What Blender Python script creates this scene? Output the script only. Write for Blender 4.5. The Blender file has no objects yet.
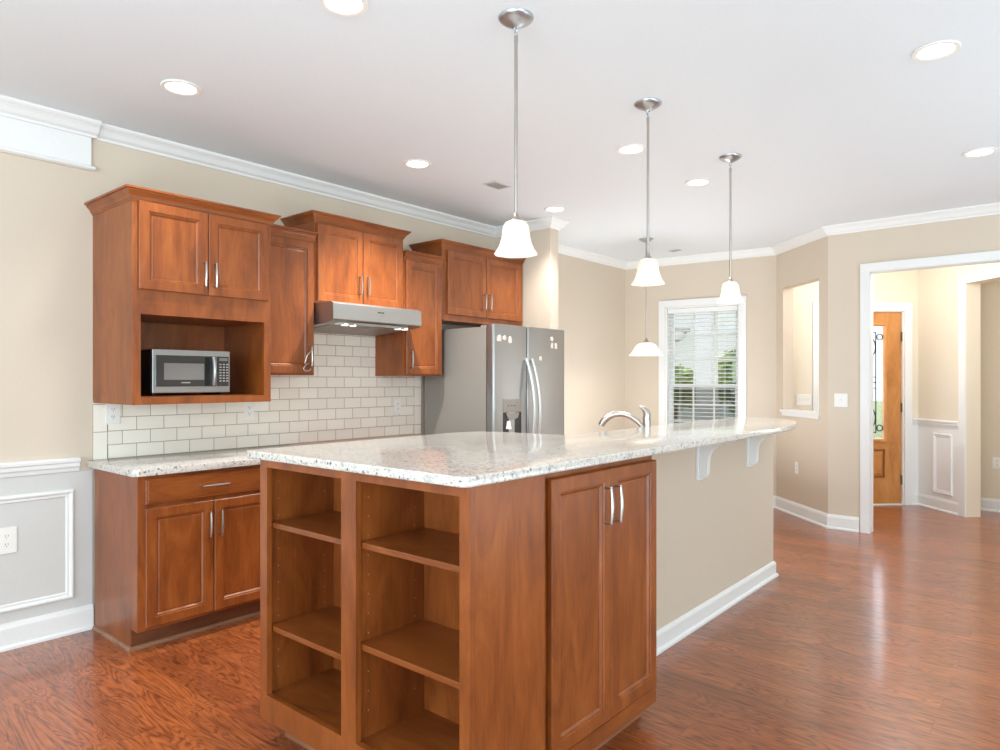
import bpy, bmesh, math, random
from mathutils import Vector, Matrix
random.seed(7)
S = bpy.context.scene
COL = S.collection

# ------------------------------------------------------------------ camera
YAW = math.radians(40.2)
F_PX, HORIZON = 681.0, 380.0
cam = bpy.data.cameras.new('camera')
cam.sensor_width = 36.0
cam.lens = F_PX / 1000.0 * 36.0
cam.shift_y = (HORIZON - 375.0) / 1000.0
cam.clip_end = 200
cam_o = bpy.data.objects.new('camera', cam)
COL.objects.link(cam_o)
cam_o.location = (0, 0, 1.35)
cam_o.rotation_euler = (math.radians(90), 0, YAW)
S.camera = cam_o

# ------------------------------------------------------------------ world, exposure, daylight
S.view_settings.view_transform = 'Standard'
S.view_settings.look = 'None'
S.view_settings.gamma = 1.0
S.view_settings.use_curve_mapping = False
S.view_settings.exposure = 0.02
w = bpy.data.worlds.new('sky'); S.world = w
w.use_nodes = True
bg = w.node_tree.nodes['Background']
bg.inputs['Color'].default_value = (0.86, 0.93, 1.0, 1)
bg.inputs['Strength'].default_value = 2.0


def area_light(name, loc, rot, sx, sy, power, color=(1, 1, 1)):
    l = bpy.data.lights.new(name, 'AREA')
    l.shape = 'RECTANGLE'; l.size = sx; l.size_y = sy; l.energy = power; l.color = color
    o = bpy.data.objects.new(name, l); COL.objects.link(o)
    o.location = loc; o.rotation_euler = rot
    return o

# daylight entering by the big windows of the living side (behind the camera) and of the right wall
DAY = (0.71, 0.90, 1.0)
area_light('daylight_back', (0.4, -5.15, 1.95), (math.radians(76), 0, 0), 6.6, 1.2, 250, DAY)
area_light('daylight_right', (6.15, -0.8, 1.4), (math.radians(90), 0, math.radians(90)), 2.6, 2.2, 250, DAY)
# upward fill lights added at those windows to brighten the ceiling
area_light('ceiling_fill_back', (0.4, -5.12, 1.1), (math.radians(138), 0, 0), 6.6, 1.0, 90, DAY)
area_light('ceiling_fill_right', (6.12, -0.8, 0.9), (math.radians(138), 0, math.radians(90)), 2.6, 1.2, 50, DAY)
# uplights added on the living side and in the nook, standing in for bounced flash
area_light('added_uplight', (2.4, 3.9, 0.3), (math.radians(180), 0, 0), 3.0, 3.0, 130, (0.72, 0.905, 1.0))
area_light('added_uplight', (-0.6, -1.2, 0.5), (math.radians(180), 0, 0), 1.6, 1.6, 125, (0.70, 0.90, 1.0))
area_light('added_uplight', (-3.0, 5.75, 0.3), (math.radians(180), 0, 0), 1.0, 1.0, 35, (0.88, 0.95, 1.0))
area_light('daylight_foyer', (1.0, 9.0, 1.5), (math.radians(-90), 0, 0), 1.3, 1.7, 25, (1.0, 0.97, 0.92))
area_light('daylight_door', (-1.88, 8.45, 1.35), (math.radians(90), 0, math.radians(-135)), 0.95, 1.5, 17, (0.88, 0.94, 1.0))
def point_light(name, loc, power, radius, color):
    l = bpy.data.lights.new(name, 'POINT'); l.energy = power; l.shadow_soft_size = radius; l.color = color
    o = bpy.data.objects.new(name, l); COL.objects.link(o); o.location = loc
    return o
point_light('room_fill', (1.2, 7.75, 2.3), 26, 0.14, (1.0, 0.93, 0.80))  # unseen fill light added to brighten the room beyond the foyer
point_light('foyer_lamp', (-1.2, 7.14, 2.5), 31, 0.14, (0.98, 0.96, 0.93))

# ------------------------------------------------------------------ colours and materials
def lin(c):
    return tuple(((v / 255) / 12.92 if v / 255 <= 0.04045 else ((v / 255 + 0.055) / 1.055) ** 2.4) for v in c) + (1.0,)

def newmat(name):
    m = bpy.data.materials.new(name); m.use_nodes = True
    nt = m.node_tree
    return m, nt, nt.nodes['Principled BSDF']

def N(nt, kind, **kw):
    n = nt.nodes.new(kind)
    for k, v in kw.items():
        if k in n.inputs: n.inputs[k].default_value = v
        else: setattr(n, k, v)
    return n

def L(nt, a, b): nt.links.new(a, b)

def ramp(nt, fac, stops):
    r = nt.nodes.new('ShaderNodeValToRGB')
    e = r.color_ramp.elements
    while len(e) < len(stops): e.new(0.5)
    for i, (p, c) in enumerate(stops):
        e[i].position = p; e[i].color = c
    L(nt, fac, r.inputs['Fac'])
    return r

def coords(nt, scale=(1, 1, 1), obj=True):
    tc = nt.nodes.new('ShaderNodeTexCoord')
    mp = nt.nodes.new('ShaderNodeMapping')
    mp.inputs['Scale'].default_value = scale
    L(nt, tc.outputs['Object'], mp.inputs['Vector'])
    return mp.outputs['Vector']

def paint(name, rgb, rough=0.6, bump=0.02, metallic=0.0, spec=0.5):
    m, nt, b = newmat(name)
    v = coords(nt)
    n = N(nt, 'ShaderNodeTexNoise', Scale=90.0, Detail=3.0); L(nt, v, n.inputs['Vector'])
    c = lin(rgb)
    hi = tuple(min(1, x * 1.015) for x in c[:3]) + (1,)
    lo = tuple(x * 0.985 for x in c[:3]) + (1,)
    r = ramp(nt, n.outputs['Fac'], [(0.3, lo), (0.7, hi)])
    L(nt, r.outputs['Color'], b.inputs['Base Color'])
    b.inputs['Roughness'].default_value = rough
    b.inputs['Metallic'].default_value = metallic
    b.inputs['Specular IOR Level'].default_value = spec
    if bump:
        bp = N(nt, 'ShaderNodeBump', Strength=bump, Distance=0.002); L(nt, n.outputs['Fac'], bp.inputs['Height'])
        L(nt, bp.outputs['Normal'], b.inputs['Normal'])
    return m

def metal(name, rgb, rough=0.3, brush=(1, 1, 60)):
    m, nt, b = newmat(name)
    v = coords(nt, brush)
    n = N(nt, 'ShaderNodeTexNoise', Scale=12.0, Detail=3.0); L(nt, v, n.inputs['Vector'])
    mr = N(nt, 'ShaderNodeMapRange'); mr.inputs['To Min'].default_value = rough * 0.85; mr.inputs['To Max'].default_value = rough * 1.15
    L(nt, n.outputs['Fac'], mr.inputs['Value']); L(nt, mr.outputs['Result'], b.inputs['Roughness'])
    b.inputs['Base Color'].default_value = lin(rgb); b.inputs['Metallic'].default_value = 1.0
    return m

def wood(name, dark, mid, light, grain='z', rough=0.36, coat=0.12):
    m, nt, b = newmat(name)
    sc = {'z': (1, 1, 0.09), 'x': (0.09, 1, 1), 'y': (1, 0.09, 1)}[grain]
    tc = nt.nodes.new('ShaderNodeTexCoord')
    oi = nt.nodes.new('ShaderNodeObjectInfo')
    add = N(nt, 'ShaderNodeVectorMath', operation='ADD')
    mul = N(nt, 'ShaderNodeVectorMath', operation='SCALE'); mul.inputs['Scale'].default_value = 17.0
    cmb = nt.nodes.new('ShaderNodeCombineXYZ')
    for i in range(3): L(nt, oi.outputs['Random'], cmb.inputs[i])
    L(nt, cmb.outputs[0], mul.inputs[0]); L(nt, tc.outputs['Object'], add.inputs[0]); L(nt, mul.outputs[0], add.inputs[1])
    mp = nt.nodes.new('ShaderNodeMapping'); mp.inputs['Scale'].default_value = sc
    L(nt, add.outputs[0], mp.inputs['Vector'])
    n1 = N(nt, 'ShaderNodeTexNoise', Scale=5.0, Detail=5.0, Distortion=1.0, Roughness=0.62)
    sc1 = tuple(math.sqrt(x) * 1.6 if x < 1 else 1.6 for x in sc)
    mp1 = nt.nodes.new('ShaderNodeMapping'); mp1.inputs['Scale'].default_value = sc1
    L(nt, add.outputs[0], mp1.inputs['Vector']); L(nt, mp1.outputs[0], n1.inputs['Vector'])
    n2 = N(nt, 'ShaderNodeTexNoise', Scale=110.0, Detail=3.0); L(nt, mp.outputs[0], n2.inputs['Vector'])
    mx = N(nt, 'ShaderNodeMix'); mx.inputs[0].default_value = 0.22
    L(nt, n1.outputs['Fac'], mx.inputs[2]); L(nt, n2.outputs['Fac'], mx.inputs[3])
    r = ramp(nt, mx.outputs[0], [(0.30, lin(dark)), (0.5, lin(mid)), (0.68, lin(light))])
    hsv = nt.nodes.new('ShaderNodeHueSaturation')
    mr = N(nt, 'ShaderNodeMapRange'); mr.inputs['To Min'].default_value = 0.95; mr.inputs['To Max'].default_value = 1.06
    L(nt, oi.outputs['Random'], mr.inputs['Value']); L(nt, mr.outputs[0], hsv.inputs['Value'])
    L(nt, r.outputs['Color'], hsv.inputs['Color'])
    L(nt, hsv.outputs['Color'], b.inputs['Base Color'])
    b.inputs['Roughness'].default_value = rough
    b.inputs['Coat Weight'].default_value = coat; b.inputs['Coat Roughness'].default_value = 0.25
    bp = N(nt, 'ShaderNodeBump', Strength=0.05, Distance=0.001); L(nt, n2.outputs['Fac'], bp.inputs['Height'])
    L(nt, bp.outputs['Normal'], b.inputs['Normal'])
    return m

def emit(name, rgb, strength):
    m, nt, b = newmat(name)
    b.inputs['Base Color'].default_value = lin(rgb)
    b.inputs['Emission Color'].default_value = lin(rgb)
    b.inputs['Emission Strength'].default_value = strength
    return m

def floor_mat():
    m, nt, b = newmat('hardwood_planks')
    tc = nt.nodes.new('ShaderNodeTexCoord')
    br = nt.nodes.new('ShaderNodeTexBrick')
    br.offset = 0.37; br.offset_frequency = 2; br.squash = 1.0
    br.inputs['Scale'].default_value = 1.0
    br.inputs['Brick Width'].default_value = 1.15; br.inputs['Row Height'].default_value = 0.127
    br.inputs['Mortar Size'].default_value = 0.0012; br.inputs['Mortar Smooth'].default_value = 0.4
    br.inputs['Color1'].default_value = (0, 0, 0, 1); br.inputs['Color2'].default_value = (1, 1, 1, 1)
    br.inputs['Mortar'].default_value = (0.5, 0.5, 0.5, 1)
    L(nt, tc.outputs['Object'], br.inputs['Vector'])
    sc = N(nt, 'ShaderNodeVectorMath', operation='SCALE'); sc.inputs['Scale'].default_value = 23.0
    L(nt, br.outputs['Color'], sc.inputs[0])
    add = N(nt, 'ShaderNodeVectorMath', operation='ADD')
    L(nt, tc.outputs['Object'], add.inputs[0]); L(nt, sc.outputs[0], add.inputs[1])
    mp = nt.nodes.new('ShaderNodeMapping'); mp.inputs['Scale'].default_value = (0.16, 1, 1)
    L(nt, add.outputs[0], mp.inputs['Vector'])
    n0 = N(nt, 'ShaderNodeTexNoise', Scale=6.5, Detail=3.0, Distortion=1.1); L(nt, mp.outputs[0], n0.inputs['Vector'])
    # cathedral grain: contour lines of a soft noise
    mul = N(nt, 'ShaderNodeMath', operation='MULTIPLY'); mul.inputs[1].default_value = 120.0
    L(nt, n0.outputs['Fac'], mul.inputs[0])
    sn = N(nt, 'ShaderNodeMath', operation='SINE'); L(nt, mul.outputs[0], sn.inputs[0])
    mr = N(nt, 'ShaderNodeMapRange'); mr.inputs['From Min'].default_value = -1; mr.inputs['From Max'].default_value = 1
    L(nt, sn.outputs[0], mr.inputs['Value'])
    n2 = N(nt, 'ShaderNodeTexNoise', Scale=75.0, Detail=4.0); L(nt, mp.outputs[0], n2.inputs['Vector'])
    pw = N(nt, 'ShaderNodeMath', operation='POWER'); pw.inputs[1].default_value = 0.45
    L(nt, mr.outputs[0], pw.inputs[0])
    mx = N(nt, 'ShaderNodeMix'); mx.inputs[0].default_value = 0.62
    L(nt, pw.outputs[0], mx.inputs[2]); L(nt, n2.outputs['Fac'], mx.inputs[3])
    r = ramp(nt, mx.outputs[0], [(0.28, lin((108, 54, 27))), (0.52, lin((150, 81, 43))), (0.78, lin((178, 101, 56)))])
    tint = ramp(nt, br.outputs['Color'], [(0.0, lin((216, 208, 206))), (1.0, lin((255, 250, 240)))])
    m2 = N(nt, 'ShaderNodeMix', data_type='RGBA', blend_type='MULTIPLY'); m2.inputs[0].default_value = 1.0
    L(nt, r.outputs['Color'], m2.inputs[6]); L(nt, tint.outputs['Color'], m2.inputs[7])
    m3 = N(nt, 'ShaderNodeMix', data_type='RGBA'); m3.inputs[7].default_value = lin((66, 32, 20))
    fac = N(nt, 'ShaderNodeMath', operation='MULTIPLY'); fac.inputs[1].default_value = 0.7
    L(nt, br.outputs['Fac'], fac.inputs[0])
    L(nt, fac.outputs[0], m3.inputs[0]); L(nt, m2.outputs[2], m3.inputs[6])
    L(nt, m3.outputs[2], b.inputs['Base Color'])
    b.inputs['Roughness'].default_value = 0.30
    b.inputs['Coat Weight'].default_value = 0.55; b.inputs['Coat Roughness'].default_value = 0.13
    n3 = N(nt, 'ShaderNodeTexNoise', Scale=7.0, Detail=2.0); L(nt, tc.outputs['Object'], n3.inputs['Vector'])
    bp = N(nt, 'ShaderNodeBump', Strength=0.12, Distance=0.012); L(nt, n3.outputs['Fac'], bp.inputs['Height'])
    bp2 = N(nt, 'ShaderNodeBump', Strength=0.25, Distance=0.001, invert=True); L(nt, br.outputs['Fac'], bp2.inputs['Height'])
    L(nt, bp.outputs['Normal'], bp2.inputs['Normal'])
    L(nt, bp2.outputs['Normal'], b.inputs['Normal']); L(nt, bp2.outputs['Normal'], b.inputs['Coat Normal'])
    return m

def granite_mat(name, base, grey, brown, dark, rough=0.12):
    m, nt, b = newmat(name)
    v = coords(nt)
    n1 = N(nt, 'ShaderNodeTexNoise', Scale=70.0, Detail=5.0, Roughness=0.7); L(nt, v, n1.inputs['Vector'])
    n2 = N(nt, 'ShaderNodeTexNoise', Scale=28.0, Detail=4.0, Distortion=1.2); L(nt, v, n2.inputs['Vector'])
    vo = N(nt, 'ShaderNodeTexVoronoi', Scale=125.0); L(nt, v, vo.inputs['Vector'])
    c = ramp(nt, n1.outputs['Fac'], [(0.38, lin(grey)), (0.47, lin(base)), (0.56, lin(base)), (0.63, lin(brown))])
    d = ramp(nt, n2.outputs['Fac'], [(0.56, (0, 0, 0, 1)), (0.66, (1, 1, 1, 1))])
    m1 = N(nt, 'ShaderNodeMix', data_type='RGBA'); m1.inputs[7].default_value = lin(grey)
    f1 = N(nt, 'ShaderNodeMath', operation='MULTIPLY'); f1.inputs[1].default_value = 0.65
    L(nt, d.outputs['Color'], f1.inputs[0]); L(nt, f1.outputs[0], m1.inputs[0]); L(nt, c.outputs['Color'], m1.inputs[6])
    s = ramp(nt, vo.outputs['Color'], [(0.11, (1, 1, 1, 1)), (0.16, (0, 0, 0, 1))])
    m2 = N(nt, 'ShaderNodeMix', data_type='RGBA'); m2.inputs[7].default_value = lin(dark)
    f2 = N(nt, 'ShaderNodeMath', operation='MULTIPLY'); f2.inputs[1].default_value = 0.75
    L(nt, s.outputs['Color'], f2.inputs[0]); L(nt, f2.outputs[0], m2.inputs[0]); L(nt, m1.outputs[2], m2.inputs[6])
    L(nt, m2.outputs[2], b.inputs['Base Color'])
    b.inputs['Roughness'].default_value = rough
    b.inputs['Coat Weight'].default_value = 0.25; b.inputs['Coat Roughness'].default_value = 0.06
    return m

def tile_mat(name, bw, rh, rot=False, off=0.0, shift=0.0):
    m, nt, b = newmat(name)
    tc = nt.nodes.new('ShaderNodeTexCoord')
    sp = nt.nodes.new('ShaderNodeSeparateXYZ'); L(nt, tc.outputs['Object'], sp.inputs[0])
    cb = nt.nodes.new('ShaderNodeCombineXYZ')
    sh = N(nt, 'ShaderNodeMath', operation='ADD'); sh.inputs[1].default_value = off
    L(nt, sp.outputs['Y' if rot else 'Z'], sh.inputs[0])
    sx = N(nt, 'ShaderNodeMath', operation='ADD'); sx.inputs[1].default_value = shift
    L(nt, sp.outputs['Z' if rot else 'Y'], sx.inputs[0]); L(nt, sx.outputs[0], cb.inputs['X']); L(nt, sh.outputs[0], cb.inputs['Y'])
    br = nt.nodes.new('ShaderNodeTexBrick'); br.offset = 0.5
    br.inputs['Scale'].default_value = 1.0
    br.inputs['Brick Width'].default_value = bw; br.inputs['Row Height'].default_value = rh
    br.inputs['Mortar Size'].default_value = 0.0021; br.inputs['Mortar Smooth'].default_value = 0.15
    br.inputs['Color1'].default_value = lin((243, 236, 222)); br.inputs['Color2'].default_value = lin((236, 228, 214))
    br.inputs['Mortar'].default_value = lin((168, 155, 136))
    L(nt, cb.outputs[0], br.inputs['Vector'])
    L(nt, br.outputs['Color'], b.inputs['Base Color'])
    rr = N(nt, 'ShaderNodeMapRange'); rr.inputs['To Min'].default_value = 0.14; rr.inputs['To Max'].default_value = 0.75
    L(nt, br.outputs['Fac'], rr.inputs['Value']); L(nt, rr.outputs[0], b.inputs['Roughness'])
    bp = N(nt, 'ShaderNodeBump', Strength=0.6, Distance=0.002, invert=True); L(nt, br.outputs['Fac'], bp.inputs['Height'])
    L(nt, bp.outputs['Normal'], b.inputs['Normal'])
    return m

def glass_mat(name, tint=(255, 255, 255), gloss=0.06):
    m = bpy.data.materials.new(name); m.use_nodes = True
    nt = m.node_tree; nt.nodes.clear()
    out = nt.nodes.new('ShaderNodeOutputMaterial')
    t = nt.nodes.new('ShaderNodeBsdfTransparent'); t.inputs['Color'].default_value = lin(tint)
    g = nt.nodes.new('ShaderNodeBsdfGlossy'); g.inputs['Roughness'].default_value = 0.02
    mx = nt.nodes.new('ShaderNodeMixShader'); mx.inputs[0].default_value = gloss
    L(nt, t.outputs[0], mx.inputs[1]); L(nt, g.outputs[0], mx.inputs[2]); L(nt, mx.outputs[0], out.inputs['Surface'])
    return m

def shade_mat():
    # frosted white glass: passes the bulb's light, scatters the room's
    m = bpy.data.materials.new('frosted_white_glass'); m.use_nodes = True
    nt = m.node_tree; nt.nodes.clear()
    out = nt.nodes.new('ShaderNodeOutputMaterial')
    tc = nt.nodes.new('ShaderNodeTexCoord')
    n = N(nt, 'ShaderNodeTexNoise', Scale=14.0, Detail=3.0, Distortion=1.5); L(nt, tc.outputs['Object'], n.inputs['Vector'])
    r = ramp(nt, n.outputs['Fac'], [(0.3, lin((244, 238, 228))), (0.7, lin((255, 252, 246)))])
    t = nt.nodes.new('ShaderNodeBsdfTranslucent'); d = nt.nodes.new('ShaderNodeBsdfDiffuse')
    g = nt.nodes.new('ShaderNodeBsdfGlossy'); g.inputs['Roughness'].default_value = 0.15
    L(nt, r.outputs['Color'], t.inputs['Color']); L(nt, r.outputs['Color'], d.inputs['Color'])
    mx = nt.nodes.new('ShaderNodeMixShader'); mx.inputs[0].default_value = 0.5
    L(nt, t.outputs[0], mx.inputs[1]); L(nt, d.outputs[0], mx.inputs[2])
    m2 = nt.nodes.new('ShaderNodeMixShader'); m2.inputs[0].default_value = 0.05
    L(nt, mx.outputs[0], m2.inputs[1]); L(nt, g.outputs[0], m2.inputs[2])
    L(nt, m2.outputs[0], out.inputs['Surface'])
    return m

def leaf_mat(name, a, b_, c):
    m, nt, b = newmat(name)
    v = coords(nt)
    n = N(nt, 'ShaderNodeTexNoise', Scale=7.0, Detail=4.0); L(nt, v, n.inputs['Vector'])
    r = ramp(nt, n.outputs['Fac'], [(0.35, lin(a)), (0.5, lin(b_)), (0.65, lin(c))])
    L(nt, r.outputs['Color'], b.inputs['Base Color']); b.inputs['Roughness'].default_value = 0.8
    return m

M = {
    'wall': paint('beige_wall_paint', (209, 194, 175), 0.7),
    'foyer': paint('cream_wall_paint', (224, 212, 192), 0.7),
    'ceiling': paint('white_ceiling_paint', (226, 231, 234), 0.8),
    'trim': paint('white_trim_paint', (230, 229, 226), 0.42, 0.0),
    'wains': paint('grey_white_wainscot_paint', (206, 205, 200), 0.45, 0.0),
    'plastic': paint('white_plastic', (236, 233, 226), 0.4, 0.0),
    'slot': paint('dark_slot', (60, 55, 50), 0.6, 0.0),
    'wood': wood('cabinet_maple_vertical', (104, 51, 18), (137, 71, 26), (156, 87, 37), 'z'),
    'wood_y': wood('cabinet_maple_along_wall', (104, 51, 18), (137, 71, 26), (156, 87, 37), 'y'),
    'wood_x': wood('cabinet_maple_across', (104, 52, 19), (134, 71, 27), (154, 87, 38), 'x'),
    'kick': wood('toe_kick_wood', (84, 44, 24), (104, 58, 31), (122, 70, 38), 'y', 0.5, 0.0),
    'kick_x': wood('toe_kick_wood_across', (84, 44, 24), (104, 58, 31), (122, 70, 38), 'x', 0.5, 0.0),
    'shoe': wood('light_shoe_wood', (122, 82, 56), (142, 98, 70), (158, 114, 84), 'y', 0.4, 0.1),
    'oak': wood('honey_oak', (168, 104, 48), (196, 130, 66), (212, 150, 84), 'z', 0.4, 0.2),
    'floor': floor_mat(),
    'granite': granite_mat('speckled_granite', (212, 206, 196), (158, 157, 159), (188, 173, 154), (84, 86, 96)),
    'tile': tile_mat('cream_subway_tile', 0.152, 0.0762, shift=-0.033),
    'tile_v': tile_mat('cream_edge_tile', 0.152, 0.0762, True, -1.4025 % 0.0762 if False else 0.0762 * 19 - 1.4025),
    'steel': metal('brushed_stainless', (172, 172, 170), 0.42, (1, 60, 1)),
    'steel_v': metal('brushed_stainless_upright', (166, 166, 165), 0.40, (60, 60, 1)),
    'handle': metal('satin_fridge_handle', (214, 214, 212), 0.42),
    'steel_side': paint('grey_appliance_side', (150, 146, 138), 0.45, 0.0, 0.3),
    'nickel': metal('brushed_nickel', (182, 177, 169), 0.30),
    'nickel_dark': metal('polished_nickel', (188, 194, 198), 0.34),
    'black': paint('black_plastic', (26, 25, 25), 0.35, 0.0),
    'void': paint('deep_black_recess', (8, 8, 8), 0.7, 0.0, 0.1),
    'darkglass': paint('dark_oven_glass', (62, 60, 59), 0.12, 0.0),
    'window_grey': paint('grey_oven_window', (126, 122, 118), 0.2, 0.0),
    'hole': paint('shelf_pin_hole', (150, 126, 102), 0.5, 0.0),
    'button': paint('pale_button', (168, 165, 160), 0.4, 0.0),
    'glass': glass_mat('clear_pane'),
    'screen': glass_mat('grey_insect_screen', (196, 198, 198), 0.0),
    'bevel_glass': glass_mat('bevelled_door_glass', (246, 250, 252), 0.10),
    'shade': shade_mat(),
    'bulb': emit('warm_bulb', (255, 244, 226), 1.8),
    'can': emit('recessed_lens', (255, 250, 242), 7.0),
    'hoodlens': emit('hood_lamp_lens', (255, 248, 236), 1.2),
    'came': paint('dark_leading', (50, 52, 56), 0.4, 0.0, 0.6),
    'brass': metal('aged_hinge', (140, 126, 104), 0.4),
    'magnet': paint('pale_magnet', (235, 221, 206), 0.5, 0.0),
    'vent': paint('grey_vent', (196, 196, 196), 0.5, 0.0),
    'lawn': leaf_mat('lawn', (150, 160, 100), (178, 184, 128), (196, 200, 150)),
    'leaf': leaf_mat('bright_leaves', (74, 98, 46), (112, 138, 74), (160, 180, 112)),
    'hedge': leaf_mat('dark_leaves', (46, 66, 34), (76, 100, 52), (112, 134, 80)),
    'bark': paint('bark', (108, 88, 70), 0.8, 0.1),
    'siding': paint('white_siding', (208, 211, 215), 0.7, 0.0),
    'gutter': paint('grey_gutter', (150, 152, 156), 0.6, 0.0),
}

# ------------------------------------------------------------------ mesh helpers (world coordinates in, local to the thing out)
def rootloc(parent):
    v = Vector((0, 0, 0))
    while parent is not None:
        v += parent.location; parent = parent.parent
    return v

class MB:
    def __init__(s): s.bm = bmesh.new(); s.mats = []; s.cur = 0
    def mat(s, m):
        if m not in s.mats: s.mats.append(m)
        s.cur = s.mats.index(m)
        return s
    def face(s, vs):
        try:
            f = s.bm.faces.new(vs); f.material_index = s.cur
            return f
        except ValueError: return None
    def v(s, p): return s.bm.verts.new(p)
    def box(s, x0, x1, y0, y1, z0, z1):
        a = [s.v((x, y, z)) for z in (z0, z1) for (x, y) in ((x0, y0), (x1, y0), (x1, y1), (x0, y1))]
        for q in ((3, 2, 1, 0), (4, 5, 6, 7), (0, 1, 5, 4), (1, 2, 6, 5), (2, 3, 7, 6), (3, 0, 4, 7)):
            s.face([a[i] for i in q])
        return s
    def obox(s, o, ax, ay, az, a0, a1, b0, b1, c0, c1):
        o, ax, ay, az = Vector(o), Vector(ax), Vector(ay), Vector(az)
        a = [s.v(o + ax * x + ay * y + az * z) for z in (c0, c1) for (x, y) in ((a0, b0), (a1, b0), (a1, b1), (a0, b1))]
        for q in ((3, 2, 1, 0), (4, 5, 6, 7), (0, 1, 5, 4), (1, 2, 6, 5), (2, 3, 7, 6), (3, 0, 4, 7)):
            s.face([a[i] for i in q])
        return s
    def prism(s, poly, fn, h0, h1):
        # poly in 2-D, fn(p, q, h) -> xyz
        A = [s.v(fn(p, q, h0)) for p, q in poly]; B = [s.v(fn(p, q, h1)) for p, q in poly]
        n = len(poly)
        s.face(A[::-1]); s.face(B)
        for i in range(n): s.face([A[i], A[(i + 1) % n], B[(i + 1) % n], B[i]])
        return s
    def lathe(s, prof, c=(0, 0, 0), n=32, wob=None, close=False):
        rings = []
        for r, z in prof:
            ring = []
            for i in range(n):
                a = 2 * math.pi * i / n
                rr = r * (1 + (wob(a, r, z) if wob else 0))
                ring.append(s.v((c[0] + rr * math.cos(a), c[1] + rr * math.sin(a), c[2] + z)))
            rings.append(ring)
        for k in range(len(rings) - 1):
            for i in range(n):
                s.face([rings[k][i], rings[k][(i + 1) % n], rings[k + 1][(i + 1) % n], rings[k + 1][i]])
        if close:
            s.face(rings[0][::-1]); s.face(rings[-1])
        return s
    def tube(s, pts, r, n=10, caps=True):
        pts = [Vector(p) for p in pts]
        rs = r if isinstance(r, (list, tuple)) else [r] * len(pts)
        prev = None; rings = []
        for i, p in enumerate(pts):
            d = (pts[min(i + 1, len(pts) - 1)] - pts[max(i - 1, 0)]).normalized()
            if prev is None:
                u = d.cross(Vector((0, 0, 1)))
                if u.length < 1e-3: u = d.cross(Vector((0, 1, 0)))
                u.normalize()
            else:
                u = (prev - d * prev.dot(d)).normalized()
            prev = u; w_ = d.cross(u)
            rings.append([s.v(p + (u * math.cos(2 * math.pi * k / n) + w_ * math.sin(2 * math.pi * k / n)) * rs[i]) for k in range(n)])
        for a, b in zip(rings, rings[1:]):
            for k in range(n): s.face([a[k], a[(k + 1) % n], b[(k + 1) % n], b[k]])
        if caps: s.face(rings[0][::-1]); s.face(rings[-1])
        return s
    def sweep(s, path, prof, side=1, closed=False):
        # path: xy points; prof: (out, z); out goes to the right of travel when side=1
        P = [Vector((p[0], p[1])) for p in path]; n = len(P)
        def nrm(a, b):
            d = (b - a).normalized(); return Vector((d.y, -d.x)) * side
        rings = []
        for i in range(n):
            if closed: a, b = nrm(P[i - 1], P[i]), nrm(P[i], P[(i + 1) % n])
            else:
                a = nrm(P[max(i - 1, 0)], P[max(i - 1, 0) + 1]); b = nrm(P[min(i, n - 2)], P[min(i, n - 2) + 1])
            m = (a + b) / (1 + a.dot(b))
            rings.append([s.v((P[i].x + m.x * o, P[i].y + m.y * o, z)) for o, z in prof])
        k = len(prof)
        rng = range(n) if closed else range(n - 1)
        for i in rng:
            A, B = rings[i], rings[(i + 1) % n]
            for j in range(k): s.face([A[j], B[j], B[(j + 1) % k], A[(j + 1) % k]])
        if not closed: s.face(rings[0]); s.face(rings[-1][::-1])
        return s
    def build(s, name, m, parent=None, bevel=0.0, smooth=False, seg=2, angle=40):
        bmesh.ops.recalc_face_normals(s.bm, faces=s.bm.faces)
        if bevel > 0:
            es = [e for e in s.bm.edges if len(e.link_faces) == 2 and e.calc_face_angle(0) > math.radians(30)]
            bmesh.ops.bevel(s.bm, geom=es, offset=bevel, segments=seg, profile=0.6, affect='EDGES', clamp_overlap=True)
        off = rootloc(parent)
        bmesh.ops.translate(s.bm, verts=s.bm.verts, vec=-off)
        me = bpy.data.meshes.new(name); s.bm.to_mesh(me); s.bm.free()
        me.materials.append(m)
        for x in s.mats[1:] if s.mats and s.mats[0] == m else s.mats: me.materials.append(x)
        if smooth:
            me.polygons.foreach_set('use_smooth', [True] * len(me.polygons))
            try: me.set_sharp_from_angle(angle=math.radians(angle))
            except Exception: pass
        o = bpy.data.objects.new(name, me); COL.objects.link(o)
        if parent is not None: o.parent = parent
        return o

def tag(o, label=None, cat=None, group=None, kind=None):
    if label: o['label'] = label
    if cat: o['category'] = cat
    if group: o['group'] = group
    if kind: o['kind'] = kind
    return o

def thing(name, loc, label, cat, group=None, kind=None):
    o = bpy.data.objects.new(name, None); COL.objects.link(o)
    o.location = loc; o.empty_display_size = 0.1
    return tag(o, label, cat, group, kind)

def copy_tree(o, loc=None, parent=None, rot=None):
    c = o.copy(); COL.objects.link(c)
    if parent is not None: c.parent = parent
    if loc is not None: c.location = loc
    if rot is not None: c.rotation_euler = rot
    for ch in list(o.children): copy_tree(ch, None, c)
    return c

def struct(mb, name, m, label, cat, bevel=0.0):
    o = mb.build(name, m, None, bevel)
    return tag(o, label, cat, None, 'structure')

# ------------------------------------------------------------------ room shell
H = 2.743
q = 1 / math.sqrt(2)
MV, TV = Vector((q, q, 0)), Vector((-q, q, 0))           # the 45 degree foyer axes
def MT(m, t): return (MV * m + TV * t)
TD, MW = 6.97, 5.13                                       # front door wall, right foyer wall
XL, YW, YO = -4.10, 7.40, 6.676
PA = (-1.724, YO); YW = 7.357; PB = (PA[0] - (YW - YO), YW)      # corners of the angled wall
YN = 7.165                                                # far left corner: the window wall runs slightly askew

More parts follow.
